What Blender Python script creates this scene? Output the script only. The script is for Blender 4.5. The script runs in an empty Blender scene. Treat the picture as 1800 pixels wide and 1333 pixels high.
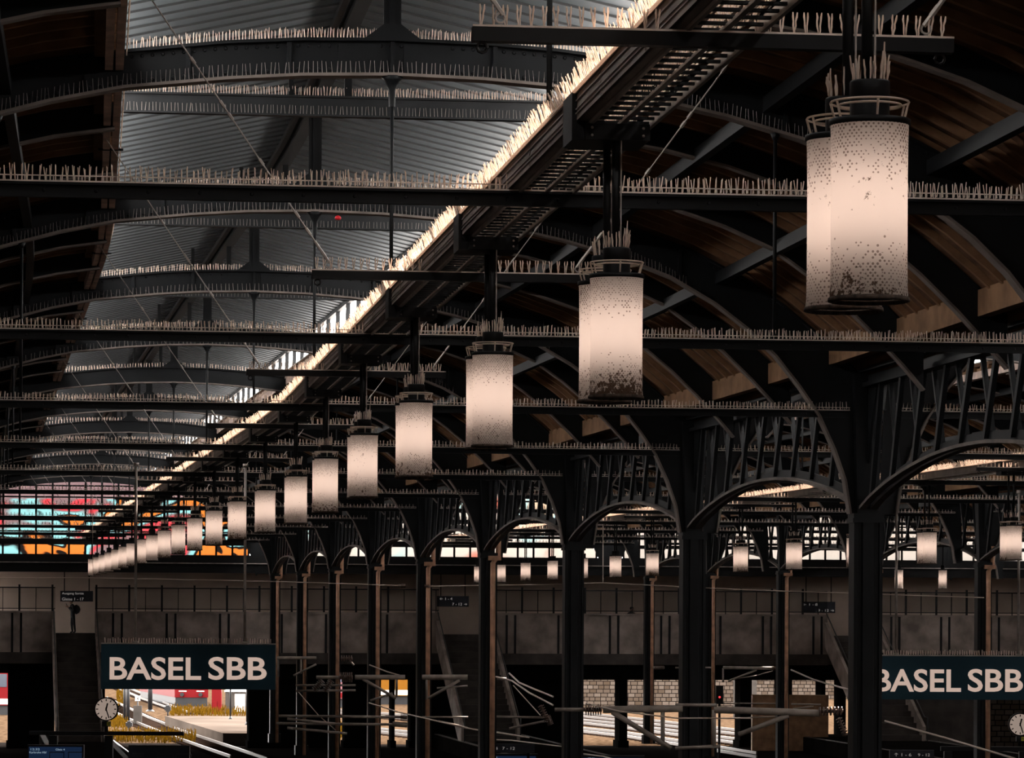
import bpy, math, random
from mathutils import Vector, Matrix
R = random.Random(7)
sc = bpy.context.scene
COL = sc.collection
PI = math.pi
# ------------------------------------------------------------------ scale of the place
K = 0.72            # everything below is drawn in units of 0.72 m and scaled to metres at the end
S = 9.70            # half a bay (lamp to lamp) along the hall
FPX = 6000.0        # focal length in 1800-px pixels
UPX = S / FPX
CH = 10.2           # eye height above the track bed
ROLL = 0.005
# ------------------------------------------------------------------ camera
cam = bpy.data.cameras.new('camera')
cam.sensor_width = 36.0
cam.lens = 36.0 * FPX / 1800.0
cam.shift_y = (1068 - 666.5) / 1800.0
cam.clip_start = 0.5
cam.clip_end = 3000
co = bpy.data.objects.new('camera', cam)
COL.objects.link(co)
co.matrix_world = Matrix.Translation((0, 0, CH * K)) @ Matrix.Rotation(PI / 2, 4, 'X') @ Matrix.Rotation(ROLL, 4, 'Z')
sc.camera = co
# ------------------------------------------------------------------ sky, sun, exposure
world = bpy.data.worlds.new('sky')
sc.world = world
world.use_nodes = True
wn = world.node_tree.nodes
wn['Background'].inputs[0].default_value = (1.0, 0.955, 0.92, 1)
wn['Background'].inputs[1].default_value = 7.4
sun = bpy.data.lights.new('sun', 'SUN')
sun.energy = 12.0
sun.angle = math.radians(0.6)
sun.color = (1.0, 0.84, 0.73)
so = bpy.data.objects.new('sun', sun)
COL.objects.link(so)
SUNV = Vector((-0.9, -1.15, -1.0)).normalized()      # the way the light travels: from the far right, down the hall
so.rotation_euler = SUNV.to_track_quat('-Z', 'Y').to_euler()
so.location = (60, 150, 120)
sc.view_settings.view_transform = 'Standard'
sc.view_settings.look = 'None'
sc.view_settings.gamma = 1.0
sc.view_settings.use_curve_mapping = False
sc.view_settings.exposure = 1.0
sc.cycles.use_denoising = True
sc.cycles.max_bounces = 8
sc.cycles.transparent_max_bounces = 8

# ------------------------------------------------------------------ the hall's axis (it bends a little to the left)
def slope(D):
    if D < 7.8: return -0.1234
    if D > 9.2: return -0.1567
    return -0.1234 + (D - 7.8) / 1.4 * (-0.0333)
_tab = {}
def _axis():
    x, D, n = -2.02, 5.8, 0
    fwd = [(D, x)]
    while D < 60:
        x += slope(D + .025) * S * .05; D += .05
        fwd.append((D, x))
    return fwd
_fw = _axis()
def xc(D):
    if D <= 5.8: return -2.02 + (5.8 - D) * 0.1234 * S
    i = min(int((D - 5.8) / .05), len(_fw) - 2)
    d0, x0 = _fw[i]; d1, x1 = _fw[i + 1]
    return x0 + (x1 - x0) * (D - d0) / (d1 - d0)
def tang(D):
    s = slope(D)
    return Vector((s, 1, 0)).normalized()
def norm(D):
    t = tang(D)
    return Vector((t.y, -t.x, 0))
def P(D, dx, h):
    c = Vector((xc(D), D * S, h + CH))
    return c + norm(D) * dx
def rotz(D):
    t = tang(D)
    return math.atan2(-t.x, t.y)
def at(x, y, D):
    px, py = x - 900, 1068 - y
    q = (px - ROLL * py, ROLL * px + py)
    return Vector((q[0] * UPX * D, D * S, q[1] * UPX * D + CH))
FD = 25.0
_fo, _fn, _ft = P(FD, 0, 0), norm(FD), tang(FD)
def far(x, y, off=0.0):
    """the point on the far end wall's plane, set back by off"""
    d = at(x, y, 1.0) - Vector((0, 0, CH))
    o = Vector((0, 0, CH))
    c = _fo + _ft * off
    k = (c - o).dot(_ft) / d.dot(_ft)
    return o + d * k

# ------------------------------------------------------------------ materials
def mat(name, col, rough=0.6, metal=0.0, noise=0.0, nscale=3.0, spec=0.5, bump=0.0):
    m = bpy.data.materials.new(name); m.use_nodes = True
    nt = m.node_tree; b = nt.nodes['Principled BSDF']
    b.inputs['Base Color'].default_value = (*col, 1)
    b.inputs['Roughness'].default_value = rough
    b.inputs['Metallic'].default_value = metal
    b.inputs['Specular IOR Level'].default_value = spec
    if noise or bump:
        tc = nt.nodes.new('ShaderNodeTexCoord')
        n = nt.nodes.new('ShaderNodeTexNoise'); n.inputs['Scale'].default_value = nscale; n.inputs['Detail'].default_value = 6
        nt.links.new(tc.outputs['Object'], n.inputs['Vector'])
        if noise:
            r = nt.nodes.new('ShaderNodeMapRange')
            r.inputs[1].default_value = .3; r.inputs[2].default_value = .7
            r.inputs[3].default_value = 1 - noise; r.inputs[4].default_value = 1 + noise
            nt.links.new(n.outputs['Fac'], r.inputs[0])
            mx = nt.nodes.new('ShaderNodeMix'); mx.data_type = 'RGBA'; mx.blend_type = 'MULTIPLY'; mx.inputs[0].default_value = 1
            mx.inputs[6].default_value = (*col, 1)
            nt.links.new(r.outputs[0], mx.inputs[7])
            nt.links.new(mx.outputs[2], b.inputs['Base Color'])
        if bump:
            bp = nt.nodes.new('ShaderNodeBump'); bp.inputs['Strength'].default_value = bump
            nt.links.new(n.outputs['Fac'], bp.inputs['Height']); nt.links.new(bp.outputs[0], b.inputs['Normal'])
    return m
M = {}
M['steel'] = mat('painted_steel', (.0072, .0083, .0096), .5, 0, .25, 2.0, .22)
M['black'] = mat('black_steel', (.007, .007, .0078), .45, 0, .2, 2.0, .22)
M['grey'] = mat('grey_steel', (.030, .032, .034), .5, 0, .25, 2.0, .22)
M['flange'] = mat('lit_flange_paint', (.17, .14, .122), .7, 0, .3, 3.0)  # paler tone stands in for light the downward flanges catch
M['pink'] = mat('lit_pink_steel', (.62, .47, .40), .8, 0, .35, 3.0)  # pinkish reflected light put into the channels' base colour
M['pale'] = mat('lit_galvanised_wire', (.78, .66, .57), .6, 0, .2, 5)  # pale tone carries the light on tie rails and bar edges
M['rim'] = mat('rust_stained_rim', (.10, .07, .052), .8, 0, .8, 30)
M['galv'] = mat('galvanised_steel', (.42, .37, .33), .42, .35, .3, 4.0)
M['beam'] = mat('beam_paint', (.22, .175, .15), .55, .1, .3, 3.0)
M['rail'] = mat('rail_steel', (.10, .085, .075), .4, .8)
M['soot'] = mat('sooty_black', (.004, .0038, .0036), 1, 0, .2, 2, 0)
M['copper'] = mat('brown_copper', (.52, .28, .17), .5, .2, .35, 3.0)
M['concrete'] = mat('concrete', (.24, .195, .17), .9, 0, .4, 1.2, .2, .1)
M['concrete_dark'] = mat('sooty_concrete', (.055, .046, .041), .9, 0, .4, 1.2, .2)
M['plaster'] = mat('beige_plaster', (.60, .48, .40), .9, 0, .15, .6, .2)
M['wire'] = mat('bright_wire', (.9, .77, .67), .5, .3)
M['insul'] = mat('brown_insulator', (.16, .10, .08), .25)
M['signblue'] = mat('sign_blue', (.026, .066, .092), .5, 0, 0, 3, .12)
M['white'] = mat('white_enamel', (.75, .68, .62), .5)
M['asphalt'] = mat('asphalt', (.008, .007, .0065), .95, 0, .3, 1.0, 0)
M['ballast'] = mat('ballast', (.034, .022, .0135), 1, 0, .75, 2.6, 0, .4)
M['slab'] = mat('pale_platform_slab', (.052, .042, .035), .9, 0, .25, .25, 0)
M['train'] = mat('train_red', (.075, .002, .003), .5, 0, 0, 3, .06)
M['glassdark'] = mat('dark_glass', (.02, .025, .035), .1)
M['yellow'] = mat('train_yellow', (.10, .040, .003), .5, 0, 0, 3, .06)
M['bluegrey'] = mat('train_blue', (.04, .05, .08), .5)
M['rosa'] = mat('pink_panel', (.10, .045, .05), .6, 0, 0, 3, .06)
M['shed'] = mat('grey_shed', (.035, .031, .028), .8, 0, .2, 2, 0)
M['sleeper'] = mat('sleeper', (.01, .0065, .005), .9, 0, 0, 3, 0)
M['cloth'] = mat('dark_cloth', (.015, .015, .017), .9)
M['skin'] = mat('skin', (.38, .22, .16), .6)
M['hair'] = mat('hair', (.012, .009, .007), .7)
M['pipered'] = mat('plain_red', (.7, .01, .02), .4)
M['bounce'] = mat('pale_bounce_roofing', (.58, .56, .54), .8)  # unseen pale outer skin, added to bounce sun up into the lantern

def wood_mat():
    m = mat('roof_boards', (.13, .068, .036), .85, 0, 0)
    nt = m.node_tree; b = nt.nodes['Principled BSDF']
    tc = nt.nodes.new('ShaderNodeTexCoord')
    mp = nt.nodes.new('ShaderNodeMapping'); mp.inputs['Scale'].default_value = (.5, .05, 2.2)
    mp.inputs['Rotation'].default_value = (0, 0, -.15)
    n = nt.nodes.new('ShaderNodeTexNoise'); n.inputs['Scale'].default_value = 3; n.inputs['Detail'].default_value = 6
    cr = nt.nodes.new('ShaderNodeValToRGB')
    cr.color_ramp.elements[0].color = (.055, .030, .018, 1); cr.color_ramp.elements[0].position = .3
    cr.color_ramp.elements[1].color = (.21, .108, .056, 1); cr.color_ramp.elements[1].position = .72
    nt.links.new(tc.outputs['Object'], mp.inputs[0]); nt.links.new(mp.outputs[0], n.inputs['Vector'])
    nt.links.new(n.outputs['Fac'], cr.inputs[0]); nt.links.new(cr.outputs[0], b.inputs['Base Color'])
    b.inputs['Specular IOR Level'].default_value = .2
    return m
M['wood'] = wood_mat()
M['timber'] = mat('timber', (.24, .135, .075), .85, 0, .3, 2.5, .2)
M['sheet'] = mat('lantern_sheet', (.135, .160, .178), .55, .0, .14, .7, .4)
M['sheetdark'] = mat('lantern_sheet_seam', (.055, .06, .065), .7)

def spike_mat():
    m = bpy.data.materials.new('dusty_spikes'); m.use_nodes = True
    nt = m.node_tree; nt.nodes.clear()
    o = nt.nodes.new('ShaderNodeOutputMaterial'); a = nt.nodes.new('ShaderNodeBsdfDiffuse'); t = nt.nodes.new('ShaderNodeBsdfTranslucent')
    x = nt.nodes.new('ShaderNodeMixShader'); x.inputs[0].default_value = .45
    a.inputs[0].default_value = (.92, .79, .69, 1); t.inputs[0].default_value = (.92, .79, .69, 1)
    nt.links.new(a.outputs[0], x.inputs[1]); nt.links.new(t.outputs[0], x.inputs[2]); nt.links.new(x.outputs[0], o.inputs[0])
    return m
M['spike'] = spike_mat()

def emit_mat(name, col, st):
    m = bpy.data.materials.new(name); m.use_nodes = True
    nt = m.node_tree; nt.nodes.clear()
    o = nt.nodes.new('ShaderNodeOutputMaterial'); e = nt.nodes.new('ShaderNodeEmission')
    e.inputs[0].default_value = (*col, 1); e.inputs[1].default_value = st
    nt.links.new(e.outputs[0], o.inputs[0])
    return m
M['tube'] = emit_mat('lamp_tube', (1.0, .80, .70), 4.0)
M['letters'] = emit_mat('backlit_letters', (.62, .46, .38), .42)
M['screen'] = emit_mat('blue_screen', (.02, .045, .11), .18)
M['screentext'] = emit_mat('screen_text', (.45, .60, .75), .3)
M['signtext'] = emit_mat('lit_sign_text', (.55, .50, .47), .18)
M['redlight'] = emit_mat('red_signal', (1, .05, .06), .7)

def shade_mat():
    """perforated translucent lamp cylinder with rust-coloured dirt at the foot"""
    m = bpy.data.materials.new('lamp_shade'); m.use_nodes = True
    nt = m.node_tree; nt.nodes.clear(); N = nt.nodes.new; L = nt.links.new
    def math_(op, a, b=None, c=None):
        n = N('ShaderNodeMath'); n.operation = op
        for i, v in enumerate((a, b, c)):
            if v is None: continue
            if isinstance(v, (int, float)): n.inputs[i].default_value = v
            else: L(v, n.inputs[i])
        return n.outputs[0]
    uv = N('ShaderNodeUVMap'); sp = N('ShaderNodeSeparateXYZ'); L(uv.outputs[0], sp.inputs[0])
    u, v = sp.outputs[0], sp.outputs[1]
    oi = N('ShaderNodeObjectInfo'); rnd = oi.outputs['Random']
    tc = N('ShaderNodeTexCoord')
    # staggered holes
    row = math_('MULTIPLY', v, 58.0); fr = math_('FRACT', row); ri = math_('FLOOR', row)
    odd = math_('MULTIPLY', math_('MODULO', ri, 2.0), .5)
    cu = math_('ADD', math_('MULTIPLY', u, 50.0), odd); fu = math_('FRACT', cu); ci = math_('FLOOR', cu)
    du = math_('SUBTRACT', fu, .5); dv = math_('MULTIPLY', math_('SUBTRACT', fr, .5), .62)
    dist = math_('SQRT', math_('ADD', math_('MULTIPLY', du, du), math_('MULTIPLY', dv, dv)))
    cell = N('ShaderNodeCombineXYZ'); L(ci, cell.inputs[0]); L(ri, cell.inputs[1]); L(rnd, cell.inputs[2])
    wnz = N('ShaderNodeTexWhiteNoise'); L(cell.outputs[0], wnz.inputs[0])
    edge = math_('ABSOLUTE', math_('SUBTRACT', v, .5))              # 0 mid, .5 at ends
    dens = N('ShaderNodeMapRange'); L(edge, dens.inputs[0])
    dens.inputs[1].default_value = .14; dens.inputs[2].default_value = .40; dens.inputs[3].default_value = 0.0; dens.inputs[4].default_value = .8
    keep = math_('LESS_THAN', wnz.outputs[0], dens.outputs[0])
    ns = N('ShaderNodeTexNoise'); ns.inputs['Scale'].default_value = 6.0
    off = N('ShaderNodeVectorMath'); off.operation = 'ADD'
    L(tc.outputs['Object'], off.inputs[0]); cb = N('ShaderNodeCombineXYZ'); L(math_('MULTIPLY', rnd, 50.0), cb.inputs[0]); L(cb.outputs[0], off.inputs[1])
    L(off.outputs[0], ns.inputs['Vector'])
    rad = math_('MULTIPLY', math_('MULTIPLY', ns.outputs['Fac'], .40), keep)
    hole = math_('LESS_THAN', dist, rad)
    # dirt
    nd = N('ShaderNodeTexNoise'); nd.inputs['Scale'].default_value = 34.0; nd.inputs['Detail'].default_value = 4; nd.inputs['Roughness'].default_value = .7
    L(off.outputs[0], nd.inputs['Vector'])
    nb = N('ShaderNodeTexNoise'); nb.inputs['Scale'].default_value = 3.5; nb.inputs['Detail'].default_value = 2
    L(off.outputs[0], nb.inputs['Vector'])
    foot = N('ShaderNodeMapRange'); L(v, foot.inputs[0])
    foot.inputs[1].default_value = .02; foot.inputs[2].default_value = .30; foot.inputs[3].default_value = .27; foot.inputs[4].default_value = 0.0
    top = N('ShaderNodeMapRange'); L(v, top.inputs[0])
    top.inputs[1].default_value = .80; top.inputs[2].default_value = 1.0; top.inputs[3].default_value = 0.0; top.inputs[4].default_value = .05
    amt = math_('MULTIPLY', math_('ADD', foot.outputs[0], top.outputs[0]), math_('ADD', .40, math_('MULTIPLY', rnd, .8)))
    val = math_('ADD', math_('ADD', nd.outputs['Fac'], amt), math_('MULTIPLY', math_('SUBTRACT', nb.outputs['Fac'], .5), .45))
    dirt = N('ShaderNodeMapRange'); L(val, dirt.inputs[0])
    dirt.inputs[1].default_value = .70; dirt.inputs[2].default_value = .76; dirt.inputs[3].default_value = 0; dirt.inputs[4].default_value = .92
    c1 = N('ShaderNodeMix'); c1.data_type = 'RGBA'; c1.inputs[6].default_value = (.88, .80, .74, 1); c1.inputs[7].default_value = (.16, .09, .055, 1)
    L(math_('MULTIPLY', hole, .72), c1.inputs[0])
    c2 = N('ShaderNodeMix'); c2.data_type = 'RGBA'; c2.inputs[7].default_value = (.095, .046, .020, 1)
    L(c1.outputs[2], c2.inputs[6]); L(dirt.outputs[0], c2.inputs[0])
    o = N('ShaderNodeOutputMaterial'); a = N('ShaderNodeBsdfDiffuse'); t = N('ShaderNodeBsdfTranslucent'); x = N('ShaderNodeMixShader')
    x.inputs[0].default_value = .6
    L(c2.outputs[2], a.inputs[0]); L(c2.outputs[2], t.inputs[0]); L(a.outputs[0], x.inputs[1]); L(t.outputs[0], x.inputs[2]); L(x.outputs[0], o.inputs[0])
    return m
M['shade'] = shade_mat()

def pane_mat(name, ramp, scale, seed):
    """printed translucent glazing"""
    m = bpy.data.materials.new(name); m.use_nodes = True
    nt = m.node_tree; nt.nodes.clear(); N = nt.nodes.new; L = nt.links.new
    tc = N('ShaderNodeTexCoord'); mp = N('ShaderNodeMapping'); mp.inputs['Location'].default_value = (seed, seed * .7, seed * .3)
    L(tc.outputs['Object'], mp.inputs[0])
    n = N('ShaderNodeTexNoise'); n.inputs['Scale'].default_value = scale; n.inputs['Detail'].default_value = 2.5; n.inputs['Distortion'].default_value = 1.4
    L(mp.outputs[0], n.inputs['Vector'])
    cr = N('ShaderNodeValToRGB'); cr.color_ramp.interpolation = 'EASE'
    el = cr.color_ramp.elements
    while len(el) < len(ramp): el.new(.5)
    for e, (p, c) in zip(el, ramp): e.position = p; e.color = (*c, 1)
    L(n.outputs['Fac'], cr.inputs[0])
    o = N('ShaderNodeOutputMaterial'); t = N('ShaderNodeBsdfTranslucent'); g = N('ShaderNodeBsdfGlossy'); x = N('ShaderNodeMixShader')
    g.inputs[1].default_value = .25; g.inputs[0].default_value = (.6, .6, .6, 1); x.inputs[0].default_value = .06
    L(cr.outputs[0], t.inputs[0]); L(t.outputs[0], x.inputs[1]); L(g.outputs[0], x.inputs[2]); L(x.outputs[0], o.inputs[0])
    return m
CY, ORG_, RED, MAU, DRK, WHT = (.035, .085, .092), (.095, .028, .005), (.10, .007, .010), (.030, .021, .023), (.0015, .0012, .0012), (.085, .080, .073)
M['pane1'] = pane_mat('coloured_glazing', [(.33, MAU), (.37, RED), (.40, MAU), (.43, CY), (.455, CY), (.468, DRK), (.485, DRK), (.495, ORG_), (.545, ORG_), (.555, DRK), (.575, DRK), (.59, CY), (.62, ORG_), (.67, RED)], .2, 11.0)
M['pane1top'] = pane_mat('mauve_glazing', [(.3, (.032, .021, .024)), (.7, (.042, .030, .032))], .4, 3.0)
M['pane2'] = pane_mat('pale_glazing', [(.36, (.09, .025, .018)), (.42, WHT), (.5, (.088, .084, .078)), (.57, (.055, .085, .088)), (.66, (.095, .072, .052))], .16, 5.0)
M['pane3'] = pane_mat('white_glazing', [(.3, WHT), (.5, (.070, .067, .062)), (.7, (.078, .077, .074))], .3, 2.0)

def stone_mat():
    m = mat('stone_wall', (.5, .4, .32), .95, 0, 0, 3, 0)
    nt = m.node_tree; b = nt.nodes['Principled BSDF']
    tc = nt.nodes.new('ShaderNodeTexCoord'); mp = nt.nodes.new('ShaderNodeMapping'); mp.inputs['Rotation'].default_value = (PI / 2, 0, 0)
    br = nt.nodes.new('ShaderNodeTexBrick'); br.inputs['Scale'].default_value = 1.25; br.offset = .37; br.squash = .8; br.squash_frequency = 3
    br.inputs['Color1'].default_value = (.062, .049, .040, 1); br.inputs['Color2'].default_value = (.034, .024, .017, 1); br.inputs['Mortar'].default_value = (.006, .0045, .004, 1)
    br.inputs['Mortar Size'].default_value = .035; br.inputs['Brick Width'].default_value = .62; br.inputs['Row Height'].default_value = .36
    nt.links.new(tc.outputs['Object'], mp.inputs[0]); nt.links.new(mp.outputs[0], br.inputs['Vector']); nt.links.new(br.outputs[0], b.inputs['Base Color'])
    return m
M['stone'] = stone_mat()
M['weed'] = mat('dry_yellow_weeds', (.045, .023, .002), .9, 0, .5, 4, 0)

M['meshp'] = None
def mesh_panel_mat():
    m = bpy.data.materials.new('railing_mesh'); m.use_nodes = True
    nt = m.node_tree; nt.nodes.clear()
    o = nt.nodes.new('ShaderNodeOutputMaterial'); a = nt.nodes.new('ShaderNodeBsdfDiffuse'); t = nt.nodes.new('ShaderNodeBsdfTransparent')
    x = nt.nodes.new('ShaderNodeMixShader'); x.inputs[0].default_value = .82; a.inputs[0].default_value = (.02, .02, .02, 1)
    nt.links.new(a.outputs[0], x.inputs[1]); nt.links.new(t.outputs[0], x.inputs[2]); nt.links.new(x.outputs[0], o.inputs[0])
    return m
M['meshp'] = mesh_panel_mat()
M['clockface'] = emit_mat('lit_clock_face', (.62, .48, .40), .24)
M['yellowtile'] = mat('yellow_tile', (.75, .70, .08), .5)
M['dimtext'] = mat('dim_text', (.10, .11, .12), .6)
M['signdark'] = mat('dark_sign', (.012, .014, .022), .5)
M['armsteel'] = mat('dull_galvanised_tube', (.36, .30, .255), .6, .2, .25, 4)
# ------------------------------------------------------------------ mesh builder
class MB:
    def __init__(s): s.v, s.f, s.sm, s.uv = [], [], [], None
    def add(s, vs, fs, smooth=False):
        n = len(s.v); s.v += [Vector(p) for p in vs]
        s.f += [tuple(i + n for i in f) for f in fs]; s.sm += [smooth] * len(fs)
        return s
    def hexa(s, c):          # 8 corners: 4 bottom (ccw), 4 top
        return s.add(c, [(3, 2, 1, 0), (4, 5, 6, 7), (0, 1, 5, 4), (1, 2, 6, 5), (2, 3, 7, 6), (3, 0, 4, 7)])
    def box(s, c, ax, ay, az):   # centre and three half-extent vectors
        c = Vector(c); o = []
        for z in (-1, 1):
            for x, y in ((-1, -1), (1, -1), (1, 1), (-1, 1)):
                o.append(c + ax * x + ay * y + az * z)
        return s.hexa(o)
    def bx(s, x0, x1, y0, y1, z0, z1):
        return s.hexa([(x0, y0, z0), (x1, y0, z0), (x1, y1, z0), (x0, y1, z0), (x0, y0, z1), (x1, y0, z1), (x1, y1, z1), (x0, y1, z1)])
    def beam(s, a, b, w, h, up=Vector((0, 0, 1))):
        a, b = Vector(a), Vector(b); t = (b - a)
        d = t.normalized(); side = d.cross(up)
        if side.length < 1e-4: side = d.cross(Vector((1, 0, 0)))
        side.normalize(); u = side.cross(d)
        return s.box((a + b) / 2, t / 2, side * w / 2, u * h / 2)
    def tube(s, a, b, r, n=6, r2=None, caps=True):
        return s.path([a, b], [r, r if r2 is None else r2], n, caps)
    def path(s, pts, r, n=6, caps=True):
        pts = [Vector(p) for p in pts]
        if not isinstance(r, (list, tuple)): r = [r] * len(pts)
        ring = []; base = len(s.v); ref = None
        for i, p in enumerate(pts):
            t = (pts[min(i + 1, len(pts) - 1)] - pts[max(i - 1, 0)]).normalized()
            if ref is None:
                ref = t.cross(Vector((0, 0, 1)))
                if ref.length < .05: ref = t.cross(Vector((1, 0, 0)))
            a = (ref - t * ref.dot(t)).normalized(); b = t.cross(a); ref = a
            for k in range(n):
                an = 2 * PI * k / n
                s.v.append(p + (a * math.cos(an) + b * math.sin(an)) * r[i])
        for i in range(len(pts) - 1):
            for k in range(n):
                q = base + i * n
                s.f.append((q + k, q + (k + 1) % n, q + n + (k + 1) % n, q + n + k)); s.sm.append(n > 5)
        if caps:
            s.f.append(tuple(base + k for k in reversed(range(n)))); s.sm.append(False)
            s.f.append(tuple(base + (len(pts) - 1) * n + k for k in range(n))); s.sm.append(False)
        return s
    def lathe(s, prof, n=32, c=(0, 0, 0), closed=False):
        base = len(s.v); c = Vector(c)
        for r, z in prof:
            for k in range(n):
                a = 2 * PI * k / n
                s.v.append(c + Vector((r * math.cos(a), r * math.sin(a), z)))
        m = len(prof)
        for i in range(m if closed else m - 1):
            j = (i + 1) % m
            for k in range(n):
                s.f.append((base + i * n + k, base + i * n + (k + 1) % n, base + j * n + (k + 1) % n, base + j * n + k)); s.sm.append(True)
        return s
    def sweep(s, pts, sides, w, h):   # rectangle w (along side) by h (normal to path), points list
        base = len(s.v); n = len(pts); pts = [Vector(p) for p in pts]
        for i, p in enumerate(pts):
            t = (pts[min(i + 1, n - 1)] - pts[max(i - 1, 0)]).normalized()
            sd = sides[i] if isinstance(sides, list) else sides
            u = sd.cross(t).normalized()
            s.v += [p - sd * w / 2 - u * h / 2, p + sd * w / 2 - u * h / 2, p + sd * w / 2 + u * h / 2, p - sd * w / 2 + u * h / 2]
        for i in range(n - 1):
            q = base + i * 4
            for k in range(4):
                s.f.append((q + k, q + (k + 1) % 4, q + 4 + (k + 1) % 4, q + 4 + k)); s.sm.append(False)
        s.f.append((base + 3, base + 2, base + 1, base)); e = base + (n - 1) * 4; s.f.append((e, e + 1, e + 2, e + 3)); s.sm += [False, False]
        return s
    def strip(s, A, B, w):     # solid plate between two 3-D polylines, w = thickness vector
        base = len(s.v); n = len(A)
        for a, b in zip(A, B):
            s.v += [a - w / 2, b - w / 2, b + w / 2, a + w / 2]
        for i in range(n - 1):
            q = base + i * 4
            for k in range(4):
                s.f.append((q + k, q + (k + 1) % 4, q + 4 + (k + 1) % 4, q + 4 + k)); s.sm.append(False)
        s.f.append((base + 3, base + 2, base + 1, base)); e = base + (n - 1) * 4; s.f.append((e, e + 1, e + 2, e + 3)); s.sm += [False, False]
        return s
    def spike(s, p, d, r):      # one thin needle
        d = Vector(d); t = d.normalized(); a = t.cross(Vector((.31, .95, .1))).normalized(); b = t.cross(a)
        q = Vector(p); vs = []
        for k in range(3):
            an = 2.094 * k; e = (a * math.cos(an) + b * math.sin(an)) * r
            vs += [q + e]
        for k in range(3):
            an = 2.094 * k; e = (a * math.cos(an) + b * math.sin(an)) * r * .7
            vs += [q + d + e]
        return s.add(vs, [(0, 1, 4, 3), (1, 2, 5, 4), (2, 0, 3, 5), (3, 4, 5)])
    def rivet(s, p, nrm, r):
        nrm = Vector(nrm).normalized(); a = nrm.cross(Vector((0, 0, 1))).normalized(); b = nrm.cross(a); p = Vector(p)
        vs = [p + (a * math.cos(k * PI / 3) + b * math.sin(k * PI / 3)) * r for k in range(6)] + [p + nrm * r * .6 + (a * math.cos(k * PI / 3) + b * math.sin(k * PI / 3)) * r * .55 for k in range(6)]
        return s.add(vs, [(k, (k + 1) % 6, 6 + (k + 1) % 6, 6 + k) for k in range(6)] + [(6, 7, 8, 9, 10, 11)])
    def build(s, name, m, parent=None, kind=None, label=None, org=None):
        me = bpy.data.meshes.new(name)
        o0 = Vector(org) if org is not None else (ORG[parent.name] if parent is not None else Vector((0, 0, 0)))
        me.from_pydata([tuple(p - o0) for p in s.v], [], s.f)
        me.polygons.foreach_set('use_smooth', s.sm)
        if s.uv is not None:
            l = me.uv_layers.new(name='UVMap')
            for i, t in enumerate(s.uv): l.data[i].uv = t
        me.materials.append(m); me.update()
        ob = bpy.data.objects.new(name, me); COL.objects.link(ob)
        if parent is not None: ob.parent = parent
        else: ob.location = o0
        ORG[ob.name] = o0
        if kind: ob['kind'] = kind
        if label: ob['label'] = label
        return ob
ORG = {}
def thing(name, label, cat, loc=(0, 0, 0), group=None, local=False):
    o = bpy.data.objects.new(name, None); COL.objects.link(o)
    o.empty_display_size = .2
    o.location = loc; o['label'] = label; o['category'] = cat
    if group: o['group'] = group
    ORG[o.name] = Vector((0, 0, 0)) if local else Vector(loc)
    return o
def tag(o, label, cat, group=None):
    o['label'] = label; o['category'] = cat
    if group: o['group'] = group
    return o
def dup(root, loc, rz, label, group=None):
    r = root.copy(); COL.objects.link(r); r.location = loc; r.rotation_euler = (0, 0, rz); r['label'] = label
    if group: r['group'] = group
    for ch in list(root.children):
        c = ch.copy(); COL.objects.link(c); c.parent = r
        for g in list(ch.children):
            d = g.copy(); COL.objects.link(d); d.parent = c
    return r
ORDW = ['nearest', 'second', 'third', 'fourth', 'fifth', 'sixth', 'seventh', 'eighth', 'ninth', 'tenth', 'eleventh', 'twelfth', 'thirteenth',
        'fourteenth', 'fifteenth', 'sixteenth', 'seventeenth', 'eighteenth', 'nineteenth', 'twentieth', 'twenty-first', 'twenty-second', 'twenty-third', 'farthest']
ZUP = Vector((0, 0, 1))
def struct(o):
    o['kind'] = 'structure'; return o

# ------------------------------------------------------------------ profiles of the roof (offset from the hall axis, height above the eye)
LOW = [(0, 8.76), (1.5, 8.72), (2.75, 8.63), (4.4, 8.45), (5.6, 8.2), (6.86, 7.85), (8, 7.42), (9, 6.85), (9.8, 6.25), (10.4, 5.68), (10.95, 5.0), (11.4, 4.35), (11.75, 3.6), (12.0, 2.9), (12.12, 2.15)]
UPP = [(0, 9.33), (1.5, 9.30), (2.75, 9.22), (4.5, 9.02), (5.7, 8.85), (7.1, 8.5), (8.4, 8.05), (9.6, 7.45), (10.6, 6.8), (11.4, 6.15), (12.0, 5.6), (12.3, 5.3), (12.4, 4.5), (12.45, 3.4), (12.5, 2.15)]
VAULT = [(4.5, 9.2), (5.7, 9.02), (7.1, 8.68), (8.4, 8.23), (9.6, 7.63), (10.6, 6.98), (11.4, 6.33), (12.0, 5.78), (12.5, 5.25)]
def interp(prof, x):
    for (a, h), (b, g) in zip(prof, prof[1:]):
        if a <= x <= b: return h + (g - h) * (x - a) / (b - a)
    return prof[-1][1]
HALL_W = 25.2

def spikes_along(mb, pts, d, step, hgt, r, jit=.25, pair=True, dside=None):
    """needles along a polyline; d = splay direction"""
    for a, b in zip(pts, pts[1:]):
        L = (b - a).length; n = max(1, int(L / step))
        for i in range(n):
            p = a + (b - a) * ((i + R.random() * .3) / n)
            t = (b - a).normalized()
            hh = hgt * (1 - jit * R.random())
            if pair:
                for sg in (-1, 1):
                    mb.spike(p + d * sg * .03, ZUP * hh + d * sg * hh * (.12 + .25 * R.random()) + t * hh * R.uniform(-.13, .13), r)
            else:
                mb.spike(p, ZUP * hh + d * hh * R.uniform(-.12, .12) + t * hh * R.uniform(-.12, .12), r)

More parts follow.
